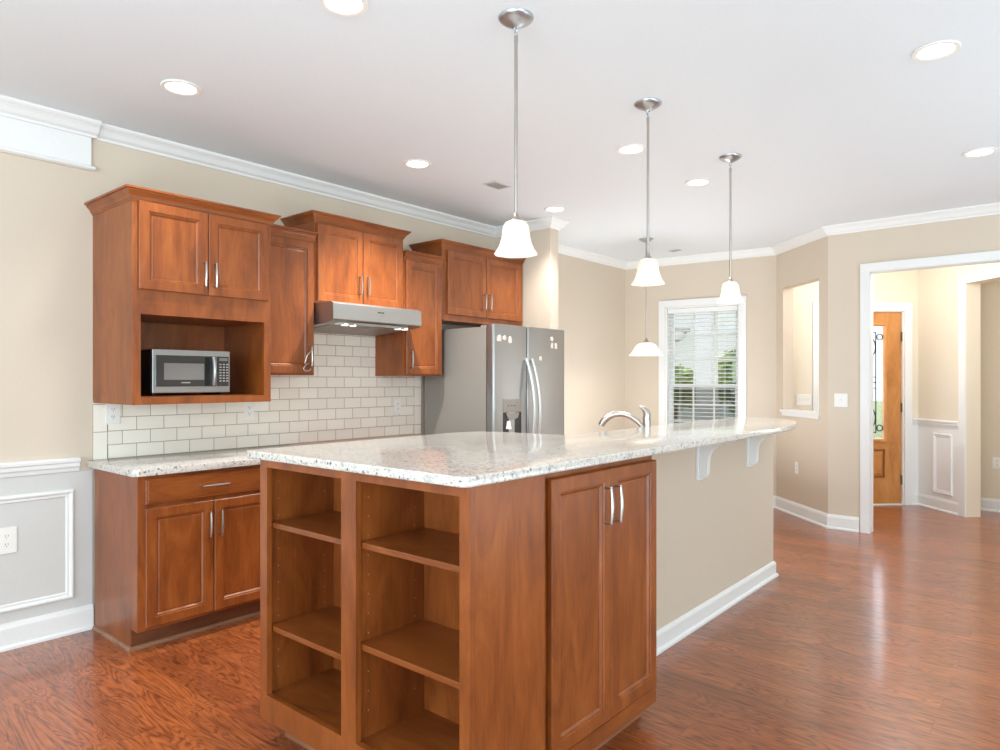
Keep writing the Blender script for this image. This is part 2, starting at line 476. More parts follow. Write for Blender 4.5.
def wall(name, p0, p1, thick, m, label, holes=(), z0=0.0, z1=H):
    """a wall standing on the line p0-p1, its body on the left of travel; holes (s0, s1, za, zb)"""
    a, b = Vector((p0[0], p0[1], 0)), Vector((p1[0], p1[1], 0))
    d = (b - a); ln = d.length; d.normalize(); n = Vector((-d.y, d.x, 0))
    ss = sorted({0.0, ln, *[h[0] for h in holes], *[h[1] for h in holes]})
    zs = sorted({z0, z1, *[h[2] for h in holes], *[h[3] for h in holes]})
    mb = MB()
    solid = {}
    for i in range(len(ss) - 1):
        for j in range(len(zs) - 1):
            cs, cz = (ss[i] + ss[i + 1]) / 2, (zs[j] + zs[j + 1]) / 2
            solid[i, j] = not any(h[0] < cs < h[1] and h[2] < cz < h[3] for h in holes)
    V = {}
    def vert(i, j, k):
        if (i, j, k) not in V: V[i, j, k] = mb.v(a + d * ss[i] + n * (thick * k) + Vector((0, 0, zs[j])))
        return V[i, j, k]
    for (i, j), on in solid.items():
        if not on: continue
        mb.face([vert(i, j, 0), vert(i + 1, j, 0), vert(i + 1, j + 1, 0), vert(i, j + 1, 0)])
        mb.face([vert(i, j, 1), vert(i, j + 1, 1), vert(i + 1, j + 1, 1), vert(i + 1, j, 1)])
        if not solid.get((i - 1, j)): mb.face([vert(i, j, 0), vert(i, j + 1, 0), vert(i, j + 1, 1), vert(i, j, 1)])
        if not solid.get((i + 1, j)): mb.face([vert(i + 1, j, 0), vert(i + 1, j, 1), vert(i + 1, j + 1, 1), vert(i + 1, j + 1, 0)])
        if not solid.get((i, j - 1)): mb.face([vert(i, j, 0), vert(i, j, 1), vert(i + 1, j, 1), vert(i + 1, j, 0)])
        if not solid.get((i, j + 1)): mb.face([vert(i, j + 1, 0), vert(i + 1, j + 1, 0), vert(i + 1, j + 1, 1), vert(i, j + 1, 1)])
    return struct(mb, name, m, label, 'wall')

struct(MB().prism([(XL - .15, -5.1), (6.1, -5.1), (6.1, 9.7), (-.45, 9.7), (-1.75, 8.75), (-2.55, 7.52), (XL - .15, 7.52)], lambda p, r, h: (p, r, h), -0.06, 0.0),
       'floor', M['floor'], 'reddish brown hardwood plank floor', 'floor')
struct(MB().prism([(XL - .15, -5.1), (6.1, -5.1), (6.1, 9.7), (-.45, 9.7), (-1.75, 8.75), (-2.55, 7.52), (XL - .15, 7.52)], lambda p, r, h: (p, r, h), H, H + 0.08),
       'ceiling', M['ceiling'], 'smooth white ceiling', 'ceiling')
wall('wall_left', (XL, -5.0), (XL, YN + .14), 0.14, M['wall'], 'beige wall behind the cabinets')
struct(MB().box(XL, -3.47, 4.78, 4.90, 0, H), 'wall_stub', M['wall'], 'short beige wall beside the fridge', 'wall')
WX0, WX1, WZ0, WZ1 = -3.617, -2.785, 0.62, 2.185
WLEN = math.dist((XL, YN), PB); WANG = math.atan2(PB[1] - YN, PB[0] - XL)
def askew(o):
    p = Vector((PB[0], PB[1], 0)); R = Matrix.Rotation(WANG, 3, 'Z')
    o.location = p + R @ (o.location - p); o.rotation_euler.z = WANG
    return o
wall('wall_window', (XL, YN), PB, 0.14, M['wall'], 'beige wall with the window in the dining nook',
     [(WLEN + WX0 - PB[0], WLEN + WX1 - PB[0], WZ0, WZ1)])
NW = 1.04
wall('wall_angled', PB, PA, 0.11, M['wall'], 'angled beige wall with a tall pass through opening',
     [(PB and (math.dist(PA, PB) - 0.825), math.dist(PA, PB) - 0.15, 1.045, 2.303)])
OX0, OX1, OZ = -1.380, 0.42, 2.30
wall('wall_opening', PA, (6.0, YO), 0.11, M['wall'], 'beige wall with the wide cased opening to the foyer',
     [(OX0 - PA[0], OX1 - PA[0], 0.0, OZ)])
wall('wall_right', (6.0, 9.6), (6.0, -5.0), 0.12, M['wall'], 'right wall of the living side', [(9.6 - 0.5, 9.6 + 2.1, 0.25, 2.5)])
wall('wall_back', (6.0, -5.0), (XL, -5.0), 0.12, M['wall'], 'wall behind the viewer with large windows', [(6.0 - 3.6, 6.0 + 3.0, 0.9, 2.6)])
# foyer, turned by 45 degrees
D0, D1, DZ = 4.03, 4.955, 2.085                           # front door slab along the m axis
def mt2(m, t): v = MT(m, t); return (v.x, v.y)
wall('wall_door', mt2(3.52, TD), mt2(MW + .14, TD), 0.14, M['foyer'], 'cream foyer wall holding the front door',
     [(D0 - 3.52 - .012, D1 - 3.52 + .012, 0.0, DZ + .012)])
wall('wall_foyer', mt2(MW, TD), mt2(MW, 4.55), 0.15, M['foyer'], 'cream foyer wall with a white panel and an opening to the next room',
     [(TD - 6.29, TD - 5.15, 0.0, 2.30)])
wall('wall_room', (-1.2, 8.62), (6.0, 8.62), 0.12, M['foyer'], 'cream wall of the room beyond the foyer', [(1.3, 2.7, 0.5, 2.3)])

# crown moulding round the kitchen
def crown_prof(h=0.078, p=0.075, top=H, ext=0.0):
    return [(ext, top), (ext, top - h), (ext + .010, top - h), (ext + .014, top - h + .012), (ext + .030, top - h + .022), (ext + .046, top - h + .044),
            (ext + .060, top - .022), (ext + .066, top - .020), (ext + p, top - .010), (ext + p, top)]
ring = [(XL, 1.424), (XL, 4.78), (-3.47, 4.78), (-3.47, 4.90), (XL, 4.90), (XL, YN), PB, PA, (6.0, YO)]
struct(MB().sweep(ring, crown_prof()), 'trim_1', M['trim'], 'white crown moulding along the kitchen ceiling', 'moulding')
struct(MB().sweep([(XL, -5.0), (XL, 1.418)], crown_prof(ext=0.02)), 'trim_2', M['trim'], 'white crown moulding above the frieze board', 'moulding')
mb = MB().sweep([(XL, -5.0), (XL, 1.392)], [(0, H - .06), (0, 2.50), (.018, 2.50), (.018, H - .06)])
mb.sweep([(XL, -5.0), (XL, 1.408)], [(0, 2.512), (0, 2.488), (.020, 2.488), (.034, 2.496), (.036, 2.506), (.022, 2.512)])
struct(mb, 'trim_3', M['trim'], 'white frieze board under the crown moulding', 'moulding')
# wainscot of the left wall
struct(MB().box(XL, XL + .006, -5.0, 1.402, 0, .86), 'trim_4', M['wains'], 'white painted wainscot under the chair rail', 'wainscot')
rail = [(0, .862), (.012, .862), (.016, .880), (.024, .890), (.024, .908), (.034, .914), (.036, .928), (.030, .936), (0, .936)]
struct(MB().sweep([(XL, -5.0), (XL, 1.335)], rail), 'trim_5', M['trim'], 'white chair rail on the left wall', 'moulding')
def frame_loop(o, ax, az, n, a0, a1, c0, c1, prof):
    """mitred picture-frame moulding, prof (inset, height out of the wall)"""
    mb = MB(); o, ax, az, n = Vector(o), Vector(ax), Vector(az), Vector(n)
    loops = []
    for ins, ht in prof:
        loops.append([mb.v(o + ax * a + az * c + n * ht) for a, c in ((a0 + ins, c0 + ins), (a1 - ins, c0 + ins), (a1 - ins, c1 - ins), (a0 + ins, c1 - ins))])
    for A, B in zip(loops, loops[1:]):
        for i in range(4): mb.face([A[i], A[(i + 1) % 4], B[(i + 1) % 4], B[i]])
    return mb
fp = [(0, .006), (.004, .018), (.012, .022), (.020, .018), (.024, .012), (.034, .013), (.040, .006)]
struct(frame_loop((XL, 0, 0), (0, 1, 0), (0, 0, 1), (1, 0, 0), -0.25, 1.312, .185, .768, fp), 'trim_6', M['trim'], 'white picture frame moulding on the wainscot', 'moulding')
base = [(0, 0), (.026, 0), (.026, .012), (.018, .020), (.014, .022), (.014, .105), (.010, .116), (.006, .128), (0, .130)]
struct(MB().sweep([(XL + .006, -5.0), (XL + .006, 1.402)], base), 'baseboard_left', M['trim'], 'white baseboard below the wainscot', 'baseboard')
struct(MB().sweep([(-3.56, 4.78), (-3.47, 4.78), (-3.47, 4.90), (XL, 4.90), (XL, YN), PB, PA, (OX0 - .085, YO)], base), 'baseboard_nook', M['trim'], 'white baseboard round the dining nook and angled wall', 'baseboard')
struct(MB().sweep([(OX1 + .085, YO), (6.0, YO), (6.0, -5.0)], base), 'baseboard_right', M['trim'], 'white baseboard of the right wall', 'baseboard')
# casing of the wide opening (front face, jamb lining)
def casing(mb, o, ax, n, a0, a1, z0, z1, w_=.075, d=.018, legs=(1, 1)):
    o, ax, n = Vector(o), Vector(ax), Vector(n); up = Vector((0, 0, 1))
    if legs[0]: mb.obox(o, ax, n, up, a0 - w_, a0, 0, d, z0, z1)
    if legs[1]: mb.obox(o, ax, n, up, a1, a1 + w_, 0, d, z0, z1)
    mb.obox(o, ax, n, up, a0 - (w_ if legs[0] else 0), a1 + (w_ if legs[1] else 0), 0, d, z1, z1 + w_)
    return mb
mb = casing(MB(), (0, YO, 0), (1, 0, 0), (0, -1, 0), OX0, OX1, 0, OZ)
mb.box(OX0, OX0 + .004, YO, YO + .11, 0, OZ - .004).box(OX1 - .004, OX1, YO, YO + .11, 0, OZ - .004).box(OX0, OX1, YO, YO + .11, OZ - .004, OZ)
struct(mb, 'trim_7', M['trim'], 'white casing round the wide opening to the foyer', 'casing', 0.002)
# foyer trim
mb = MB().sweep([mt2(D1 + .095, TD), mt2(MW, TD), mt2(MW, 6.375)], base)
struct(mb, 'baseboard_foyer', M['trim'], 'white baseboard in the foyer corner', 'baseboard')
mb = MB().sweep([mt2(3.62, TD), mt2(D0 - .10, TD)], base)
struct(mb, 'baseboard_entry', M['trim'], 'white baseboard left of the front door', 'baseboard')
struct(MB().sweep([mt2(D1 + .095, TD), mt2(MW, TD), mt2(MW, 6.375)], [(0, .0), (.005, 0), (.005, .87), (0, .87)]), 'trim_8', M['trim'], 'white wainscot beside the front door', 'wainscot')
struct(MB().sweep([mt2(D1 + .095, TD), mt2(MW, TD), mt2(MW, 6.375)], [(a, b) for a, b in rail]), 'trim_9', M['trim'], 'white chair rail beside the front door', 'moulding')
struct(frame_loop(MT(MW, 0) - MV * .0, -TV, (0, 0, 1), -MV, -6.73, -6.46, .175, .80, [(i, h + .0) for i, h in fp]), 'trim_10', M['trim'], 'white picture frame moulding beside the front door', 'moulding')
mb = MB().obox(MT(MW, 0), -TV, -MV, (0, 0, 1), -6.375, -6.29, 0, .016, 0, 2.30)
mb.obox(MT(MW, 0), -TV, -MV, (0, 0, 1), -6.375, -5.15, 0, .016, 2.30, 2.375)
struct(mb, 'trim_11', M['trim'], 'white casing of the opening beyond the foyer', 'casing', 0.002)
struct(MB().sweep([(-1.0, 8.62), (6.0, 8.62)], base), 'baseboard_room', M['trim'], 'white baseboard of the room beyond the foyer', 'baseboard')
mb = casing(MB(), MT(0, TD), MV, -TV, D0 - .012, D1 + .012, 0, DZ + .012, .085)
mb.obox(MT(0, TD), MV, TV, (0, 0, 1), D0 - .012, D0, 0, .14, 0, DZ + .012).obox(MT(0, TD), MV, TV, (0, 0, 1), D1, D1 + .012, 0, .14, 0, DZ + .012)
mb.obox(MT(0, TD), MV, TV, (0, 0, 1), D0, D1, 0, .14, DZ, DZ + .012).obox(MT(0, TD), MV, TV, (0, 0, 1), D0, D1, -.01, .14, 0, .012)
struct(mb, 'trim_12', M['trim'], 'white casing and threshold of the front door', 'casing', 0.002)
# sill of the pass through
wl = math.dist(PA, PB)
pdir = (Vector((PA[0], PA[1], 0)) - Vector((PB[0], PB[1], 0))).normalized()
pin = Vector((q, q, 0))
o_pb = Vector((PB[0], PB[1], 0))
mb = MB().obox(o_pb, pdir, pin, (0, 0, 1), wl - .84, wl - .135, -.028, .13, 1.02, 1.047)
mb.obox(o_pb, pdir, pin, (0, 0, 1), wl - .83, wl - .145, -.012, .0, .985, 1.02)
struct(mb, 'trim_13', M['trim'], 'white sill of the pass through opening', 'sill', 0.004)
# tiled backsplash
mb = MB().box(XL, XL + .010, 1.4785, 3.765, .914, 1.86)
struct(mb, 'wall_backsplash', M['tile'], 'cream subway tile backsplash over the counter', 'backsplash')
mb = MB().box(XL, XL + .010, 1.404, 1.4740, .914, 1.24)
struct(mb, 'wall_tile', M['tile_v'], 'upright edge tiles at the left end of the backsplash', 'backsplash')
mb = MB().box(XL, XL + .010, 3.7655, 3.8405, .914, 1.40)
struct(mb, 'wall_tile_edge', M['tile_v'], 'upright edge tiles beside the fridge', 'backsplash')

# ------------------------------------------------------------------ window of the nook
win = tag(MB().box(WX0, WX0 + .02, YW, YW + .14, WZ0, WZ1).box(WX1 - .02, WX1, YW, YW + .14, WZ0, WZ1)
          .box(WX0, WX1, YW, YW + .14, WZ1 - .02, WZ1).box(WX0, WX1, YW, YW + .14, WZ0, WZ0 + .02).build('window_1', M['trim'], None, 0.002),
          'white double hung window of the dining nook', 'window', None, 'structure')
mb = casing(MB(), (0, YW, 0), (1, 0, 0), (0, -1, 0), WX0, WX1, WZ0, WZ1, .075, .018)
mb.box(WX0 - .11, WX1 + .11, YW - .05, YW + .02, WZ0 - .03, WZ0)
mb.build('casing', M['trim'], win, 0.002)
zm = 1.285
MB().box(WX0 + .06, WX1 - .06, YW + .128, YW + .129, WZ0 + .05, zm + .01).build('insect_screen', M['screen'], win)
for z0, z1, yy in ((WZ0 + .02, zm + .02, YW + .075), (zm - .02, WZ1 - .02, YW + .105)):
    mb = MB()
    mb.box(WX0 + .02, WX0 + .065, yy, yy + .03, z0, z1).box(WX1 - .065, WX1 - .02, yy, yy + .03, z0, z1)
    mb.box(WX0 + .065, WX1 - .065, yy, yy + .03, z0, z0 + .04).box(WX0 + .065, WX1 - .065, yy, yy + .03, z1 - .04, z1)
    mb.build('sash', M['trim'], win, 0.002)
for z0, z1, yy in ((WZ0 + .06, zm - .02, YW + .085), (zm + .02, WZ1 - .06, YW + .115)):
    for k in (1, 2):
        x = WX0 + .065 + (WX1 - WX0 - .13) * k / 3; MB().box(x - .009, x + .009, yy, yy + .012, z0, z1).build('muntin', M['trim'], win)
        z = z0 + (z1 - z0) * k / 3; MB().box(WX0 + .065, WX1 - .065, yy + .001, yy + .011, z - .009, z + .009).build('muntin', M['trim'], win)
for z0, z1, yy in ((WZ0 + .05, zm - .01, YW + .090), (zm + .01, WZ1 - .05, YW + .120)):
    MB().box(WX0 + .06, WX1 - .06, yy, yy + .003, z0, z1).build('pane', M['glass'], win)
askew(win)
bl = thing('window_blind', ((WX0 + WX1) / 2, YW + .035, WZ1 - .02), 'white horizontal slat blind hanging open in the nook window', 'blind')
MB().box(WX0 + .025, WX1 - .025, YW + .006, YW + .06, WZ1 - .075, WZ1 - .022).build('head_rail', M['trim'], bl, .003)
mb = MB(); z = WZ1 - .10
while z > WZ0 + .06:
    mb.obox(((WX0 + WX1) / 2, YW + .034, z), (1, 0, 0), (0, math.cos(.13), -math.sin(.13)), (0, math.sin(.13), math.cos(.13)), WX0 / 2 - WX1 / 2 + .03, WX1 / 2 - WX0 / 2 - .03, -.024, .024, -.0014, .0014)
    z -= .044
mb.build('slats', M['trim'], bl)
for fx in (.2, .8):
    x = WX0 + (WX1 - WX0) * fx
    MB().box(x - .001, x + .001, YW + .012, YW + .014, WZ0 + .05, WZ1 - .07).box(x - .001, x + .001, YW + .055, YW + .057, WZ0 + .05, WZ1 - .07).build('ladder_cord', M['trim'], bl)

askew(bl)

# ------------------------------------------------------------------ front door
dr = tag(bpy.data.objects.new('door_1', None), 'honey oak front door with a leaded glass panel', 'door', None, 'structure')
COL.objects.link(dr); dr.location = MT((D0 + D1) / 2, TD + .03)
GZ0, GZ1, GA, GB = .70, 1.945, D0 + .205, D1 - .19
o_d = MT(0, TD + .02)
def dbox(mb, a0, a1, z0, z1, d0=0.0, d1=.045): return mb.obox(o_d, MV, TV, (0, 0, 1), a0, a1, d0, d1, z0, z1)
mb = MB()
dbox(mb, D0 + .003, GA, .014, DZ - .003); dbox(mb, GB, D1 - .003, .014, DZ - .003)
dbox(mb, GA, GB, GZ1, DZ - .003); dbox(mb, GA, GB, .60, GZ0); dbox(mb, GA, GB, .014, .29)
mid = (GA + GB) / 2
dbox(mb, mid - .05, mid + .05, .29, .60)
mb.build('door_slab', M['oak'], dr, .002)
mb = MB()
for a0, a1 in ((GA, mid - .05), (mid + .05, GB)):
    dbox(mb, a0, a1, .29, .60, .014, .032)
    lo = []
    for ins, dep in ((0, .014), (.02, .014), (.05, .004), (.06, .004)):
        lo.append([mb.v(o_d + MV * a + TV * dep + Vector((0, 0, c))) for a, c in ((a0 + ins, .29 + ins), (a1 - ins, .29 + ins), (a1 - ins, .60 - ins), (a0 + ins, .60 - ins))])
    for A, B in zip(lo, lo[1:]):
        for i in range(4): mb.face([A[i], A[(i + 1) % 4], B[(i + 1) % 4], B[i]])
    mb.face(lo[-1])
mb.build('raised_panel', M['oak'], dr)
frame_loop(o_d, MV, (0, 0, 1), -TV, GA - .02, GB + .02, GZ0 - .02, GZ1 + .02, [(0, 0), (.004, .012), (.02, .014), (.034, .004), (.036, -.02)]).build('glass_moulding', M['oak'], dr)
gl = dbox(MB(), GA, GB, GZ0, GZ1, .018, .026).build('door_glass', M['bevel_glass'], dr)
mb = MB()
pg = o_d + TV * .015
def P3(a, z): return pg + MV * a + Vector((0, 0, z))
def came_path(pts, r=.006): mb.tube([P3(a, z) for a, z in pts], r, 6)
def circ(a, z, r, t0=0, t1=360):
    came_path([(a + r * math.cos(math.radians(t)), z + r * math.sin(math.radians(t))) for t in [t0 + (t1 - t0) * k / 24 for k in range(25)]])
for ea in (GA + .006, GB - .006): came_path([(ea, GZ0), (ea, GZ1)], .007)
for ez in (GZ0 + .006, GZ1 - .006): came_path([(GA, ez), (GB, ez)], .007)
ia, ib = GA + .095, GB - .095
iz0, iz1 = GZ0 + .08, GZ1 - .08
for ea in (ia, ib): came_path([(ea, iz0), (ea, iz1)])
for ez in (iz0, iz1): came_path([(ia, ez), (ib, ez)])
zc = (GZ0 + GZ1) / 2
for ez in (zc - .06, zc, zc + .06): came_path([(ia, ez), (ib, ez)])
for sz, zz in ((1, iz1 - .05), (-1, iz0 + .05)):
    circ(ib + .044, zz, .032); circ(ia - .044, zz, .032)
    circ(mid, zz - sz * .11, ib - mid - .004)
mb.build('leading', M['came'], dr, smooth=True)
for hz in (.27, 1.05, 1.82):
    mb = MB()
    c = MT(D1 + .003, TD + .012)
    mb.tube([(c.x, c.y, hz - .05), (c.x, c.y, hz + .05)], .008, 8)
    mb.obox(c, MV, TV, (0, 0, 1), -.022, .018, .006, .009, hz - .05, hz + .05)
    mb.build('hinge', M['brass'], dr)
mb = MB(); kc = MT(D0 + .07, TD + .02)
mb.tube([kc + Vector((0, 0, .95)), kc - TV * .05 + Vector((0, 0, .95)), kc - TV * .055 + MV * .1 + Vector((0, 0, .95))], .01, 8)
mb.tube([kc + Vector((0, 0, .95)), kc - TV * .008 + Vector((0, 0, .95))], .028, 16)
mb.build('door_handle', M['nickel'], dr, smooth=True)

# ------------------------------------------------------------------ cabinet parts (fronts face +X)
def door_mesh(y0, y1, z0, z1, xf, t=.02, rail=.058):
    """recessed panel door, front at xf"""
    mb = MB()
    pr = [(0, t), (0, .004), (.0035, 0), (rail - .012, 0), (rail - .010, .005), (rail - .003, .006), (rail + .004, .013), (rail + .006, .013), (rail + .012, .0115)]
    lo = []
    for ins, dep in pr:
        lo.append([mb.v((xf - dep, a, c)) for a, c in ((y0 + ins, z0 + ins), (y1 - ins, z0 + ins), (y1 - ins, z1 - ins), (y0 + ins, z1 - ins))])
    for A, B in zip(lo, lo[1:]):
        for i in range(4): mb.face([A[i], A[(i + 1) % 4], B[(i + 1) % 4], B[i]])
    mb.face(lo[-1]); mb.face(lo[0][::-1])
    return mb
def slab_mesh(y0, y1, z0, z1, xf, t=.02):
    mb = MB(); lo = []
    for ins, dep in [(0, t), (0, .006), (.004, .003), (.010, .003), (.013, 0), (.02, 0)]:
        lo.append([mb.v((xf - dep, a, c)) for a, c in ((y0 + ins, z0 + ins), (y1 - ins, z0 + ins), (y1 - ins, z1 - ins), (y0 + ins, z1 - ins))])
    for A, B in zip(lo, lo[1:]):
        for i in range(4): mb.face([A[i], A[(i + 1) % 4], B[(i + 1) % 4], B[i]])
    mb.face(lo[-1]); mb.face(lo[0][::-1])
    return mb
def pull(parent, y, z, xf, ln=.13, axis='z'):
    """arched bar pull with two posts"""
    mb = MB()
    def pt(s, out): return (xf + out, y, z + s) if axis == 'z' else (xf + out, y + s, z)
    n = 10
    bar = [pt(-ln / 2 + ln * k / n, .026 + .004 * math.sin(math.pi * k / n)) for k in range(n + 1)]
    mb.tube(bar, [.0045 + .0022 * math.sin(math.pi * k / n) for k in range(n + 1)], 8)
    for s in (-ln / 2 + .005, ln / 2 - .005): mb.tube([pt(s, 0), pt(s, .03)], .005, 8)
    o = mb.build('handle', M['nickel'], parent, smooth=True); o['label'] = 'brushed nickel pull'
    return o
def add_door(root, y0, y1, z0, z1, xf, hy, hz, ln=.13, rail=.058):
    d = door_mesh(y0, y1, z0, z1, xf, .02, rail).build('door', M['wood'], root)
    pull(d, hy, hz, xf, ln)
    return d
def add_drawer(root, y0, y1, z0, z1, xf, ln=.15):
    d = slab_mesh(y0, y1, z0, z1, xf).build('drawer', M['wood_y'], root)
    pull(d, (y0 + y1) / 2, (z0 + z1) / 2, xf, ln, 'y')
    return d
def cab_crown(z0, p=.042, h=.062):
    return [(-.01, z0), (.003, z0), (.005, z0 + .008), (.009, z0 + .010), (.011, z0 + .016), (.016, z0 + .026), (.025, z0 + .036), (.033, z0 + h - .018), (.033, z0 + h - .012), (p, z0 + h - .010), (p, z0 + h), (-.01, z0 + h)]

def carcass(x1, y0, y1, z0, z1, opening=None):
    """cabinet box with a face frame; opening (y0,y1,z0,z1) left open to the back panel"""
    mb = MB()
    if opening is None:
        mb.box(XL, x1, y0, y1, z0, z1)
    else:
        a0, a1, c0, c1 = opening
        mb.box(XL, x1, y0, y0 + .018, z0, z1).box(XL, x1, y1 - .018, y1, z0, z1)
        mb.box(XL, x1 - .02, y0 + .018, y1 - .018, z0, c0).box(XL, x1 - .02, y0 + .018, y1 - .018, c1, z1)
        mb.box(XL, XL + .012, y0 + .018, y1 - .018, c0, c1)
        mb.box(x1 - .02, x1, y0 + .018, a0, z0, z1).box(x1 - .02, x1, a1, y1 - .018, z0, z1)
        mb.box(x1 - .02, x1, a0, a1, z0, c0).box(x1 - .02, x1, a0, a1, c1, z1)
    return mb

# base cabinet at the left end of the wall run
bc = thing('base_cabinet', (-3.8, 1.995, 0), 'brown wood base cabinet with drawer and two doors under the left wall counter', 'cabinet')
mb = MB().prism([(XL + .03, 0), (-3.60, 0), (-3.60, .105), (-3.52, .105), (-3.52, .876), (XL + .03, .876)], lambda p, r, h: (p, h, r), 1.405, 2.585)
mb.build('body', M['wood'], bc, .001)
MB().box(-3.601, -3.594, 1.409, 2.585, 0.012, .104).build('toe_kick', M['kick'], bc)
MB().sweep([(XL + .03, 1.405), (-3.594, 1.405), (-3.594, 2.585)], [(0, 0), (.014, 0), (.013, .008), (.008, .016), (0, .019)]).build('shoe_moulding', M['shoe'], bc)
add_drawer(bc, 1.438, 2.136, .732, .858, -3.50)
add_door(bc, 1.438, 1.785, .122, .712, -3.50, 1.756, .589, .135)
add_door(bc, 1.789, 2.136, .122, .712, -3.50, 1.818, .589, .135)
add_drawer(bc, 2.20, 2.56, .732, .858, -3.50)
add_door(bc, 2.20, 2.56, .122, .712, -3.50, 2.235, .60, .12)
mb = MB().prism([(XL, 1.372), (-3.50, 1.372), (-3.478, 1.394), (-3.478, 2.60), (XL, 2.60)], lambda p, r, h: (p, r, h), .877, .914)
ct = mb.build('worktop', M['granite'], None, .006, True)
tag(ct, 'speckled granite worktop on the base cabinet against the tiled wall', 'worktop')

# cabinet over the counter with an open bay
mc = thing('wall_cabinet', (-3.84, 1.79, 1.225), 'deep wall cabinet with two doors above an open microwave bay', 'cabinet')
carcass(-3.583, 1.405, 2.170, 1.225, 2.270, (1.447, 2.128, 1.262, 1.682)).build('body', M['wood'], mc, .001)
MB().box(-4.085, -3.66, 1.43, 2.15, 1.2625, 1.266).build('shelf_liner', M['wood_y'], mc)
add_door(mc, 1.432, 1.786, 1.806, 2.247, -3.563, 1.760, 1.915)
add_door(mc, 1.790, 2.146, 1.806, 2.247, -3.563, 1.818, 1.915)
MB().sweep([(XL, 1.405), (-3.583, 1.405), (-3.583, 2.170), (XL, 2.170)], cab_crown(2.247)).build('crown', M['wood_y'], mc)

def upper(y0, y1, z0, z1, label, doors, zd0, zd1, lrail=False, crown_ends=(True, True), hz=None):
    r = thing('wall_cabinet', (-3.93, (y0 + y1) / 2, z0), label, 'cabinet')
    carcass(-3.77, y0, y1, z0, z1).build('body', M['wood'], r, .001)
    for a, b, hy in doors: add_door(r, a, b, zd0, zd1, -3.75, hy, hz if hz else zd0 + .13)
    path = [(-3.77, y0), (-3.77, y1)]
    if crown_ends[0]: path = [(XL, y0)] + path
    if crown_ends[1]: path = path + [(XL, y1)]
    MB().sweep(path, cab_crown(z1 - .012, .042, .060)).build('crown', M['wood_y'], r)
    if lrail: MB().box(-3.79, -3.765, y0 + .01, y1 - .01, z0 - .012, z0).build('light_rail', M['wood_y'], r, .003)
    return r
upper(2.172, 2.593, 1.38, 2.252, 'single door wall cabinet between the microwave bay and the range hood', [(2.19, 2.578, 2.545)], 1.392, 2.236, crown_ends=(False, False), hz=1.50)
upper(2.596, 3.359, 1.852, 2.392, 'two door wall cabinet directly above the steel range hood', [(2.612, 2.975, 2.945), (2.981, 3.345, 3.012)], 1.866, 2.370)
upper(3.362, 3.756, 1.38, 2.252, 'single door wall cabinet between the range hood and the fridge', [(3.378, 3.742, 3.412)], 1.392, 2.236, crown_ends=(False, False), hz=1.50)
upper(3.759, 4.772, 1.826, 2.392, 'two door wall cabinet above the fridge', [(3.812, 4.262, 4.232), (4.268, 4.735, 4.300)], 1.866, 2.370, lrail=True, crown_ends=(True, False))
# looped cabinet lock on the pull left of the hood
lk = MB()
pts = []
for k in range(17):
    a = 2 * math.pi * k / 16
    pts.append((-3.735 + .006 * math.sin(a), 2.520 + .022 * math.cos(a) - .008 * math.sin(a * 2), 1.432 + .024 * math.sin(a)))
lk.tube(pts, .0035, 6, False)
lk.tube([(-3.722, 2.545, 1.545), (-3.718, 2.530, 1.530), (-3.725, 2.508, 1.50), (-3.735, 2.500, 1.455)], .0035, 6)
tag(lk.build('cabinet_lock', M['nickel'], None, smooth=True), 'small looped cabinet lock hanging on the pull left of the hood', 'lock')

# ------------------------------------------------------------------ range hood
hd = thing('range_hood', (-3.84, 2.977, 1.70), 'brushed steel range hood under the two door cabinet', 'hood')
mb = MB().prism([(XL, 1.851), (-3.60, 1.851), (-3.572, 1.838), (-3.570, 1.738), (-3.578, 1.730), (-3.64, 1.716), (XL, 1.682)], lambda p, r, h: (p, h, r), 2.600, 3.356)
mb.build('hood_body', M['steel'], hd, .003)
MB().prism([(-3.70, -.0005), (XL + .06, -.0005), (XL + .06, -.004), (-3.70, -.004)], lambda p, r, h: (p, h, 1.716 + (p + 3.64) * .0739 + r), 2.66, 2.975).build('grease_filter', M['steel_side'], hd)
MB().prism([(-3.70, -.0005), (XL + .06, -.0005), (XL + .06, -.004), (-3.70, -.004)], lambda p, r, h: (p, h, 1.716 + (p + 3.64) * .0739 + r), 2.985, 3.30).build('grease_filter', M['steel_side'], hd)
mb = MB()
pl_ = [(-3.642, 2.66), (-3.60, 2.70), (-3.585, 2.85), (-3.580, 2.978), (-3.585, 3.10), (-3.60, 3.256), (-3.642, 3.296)]
mb.prism(pl_, lambda p, r, h: (p, r, h), 1.706, 1.724); mb.build('control_strip', M['steel_side'], hd, .002)
for y in (2.72, 2.785, 3.17, 3.235):
    MB().lathe([(0.001, 0), (.020, 0), (.024, .004), (.024, .012), (0.001, .012)], (-3.615, y, 1.701), 16).build('lamp_lens', M['hoodlens'], hd, smooth=True)
mb = MB()
for k, wd in enumerate((.006, .004, .005, .004, .006, .004)):
    yy = 2.958 + k * .0095; mb.box(-3.5715, -3.5700, yy, yy + wd + .002, 1.797, 1.806)
mb.box(-3.5715, -3.57, 2.992, 2.998, 1.778, 1.782)
mb.build('badge', M['slot'], hd)

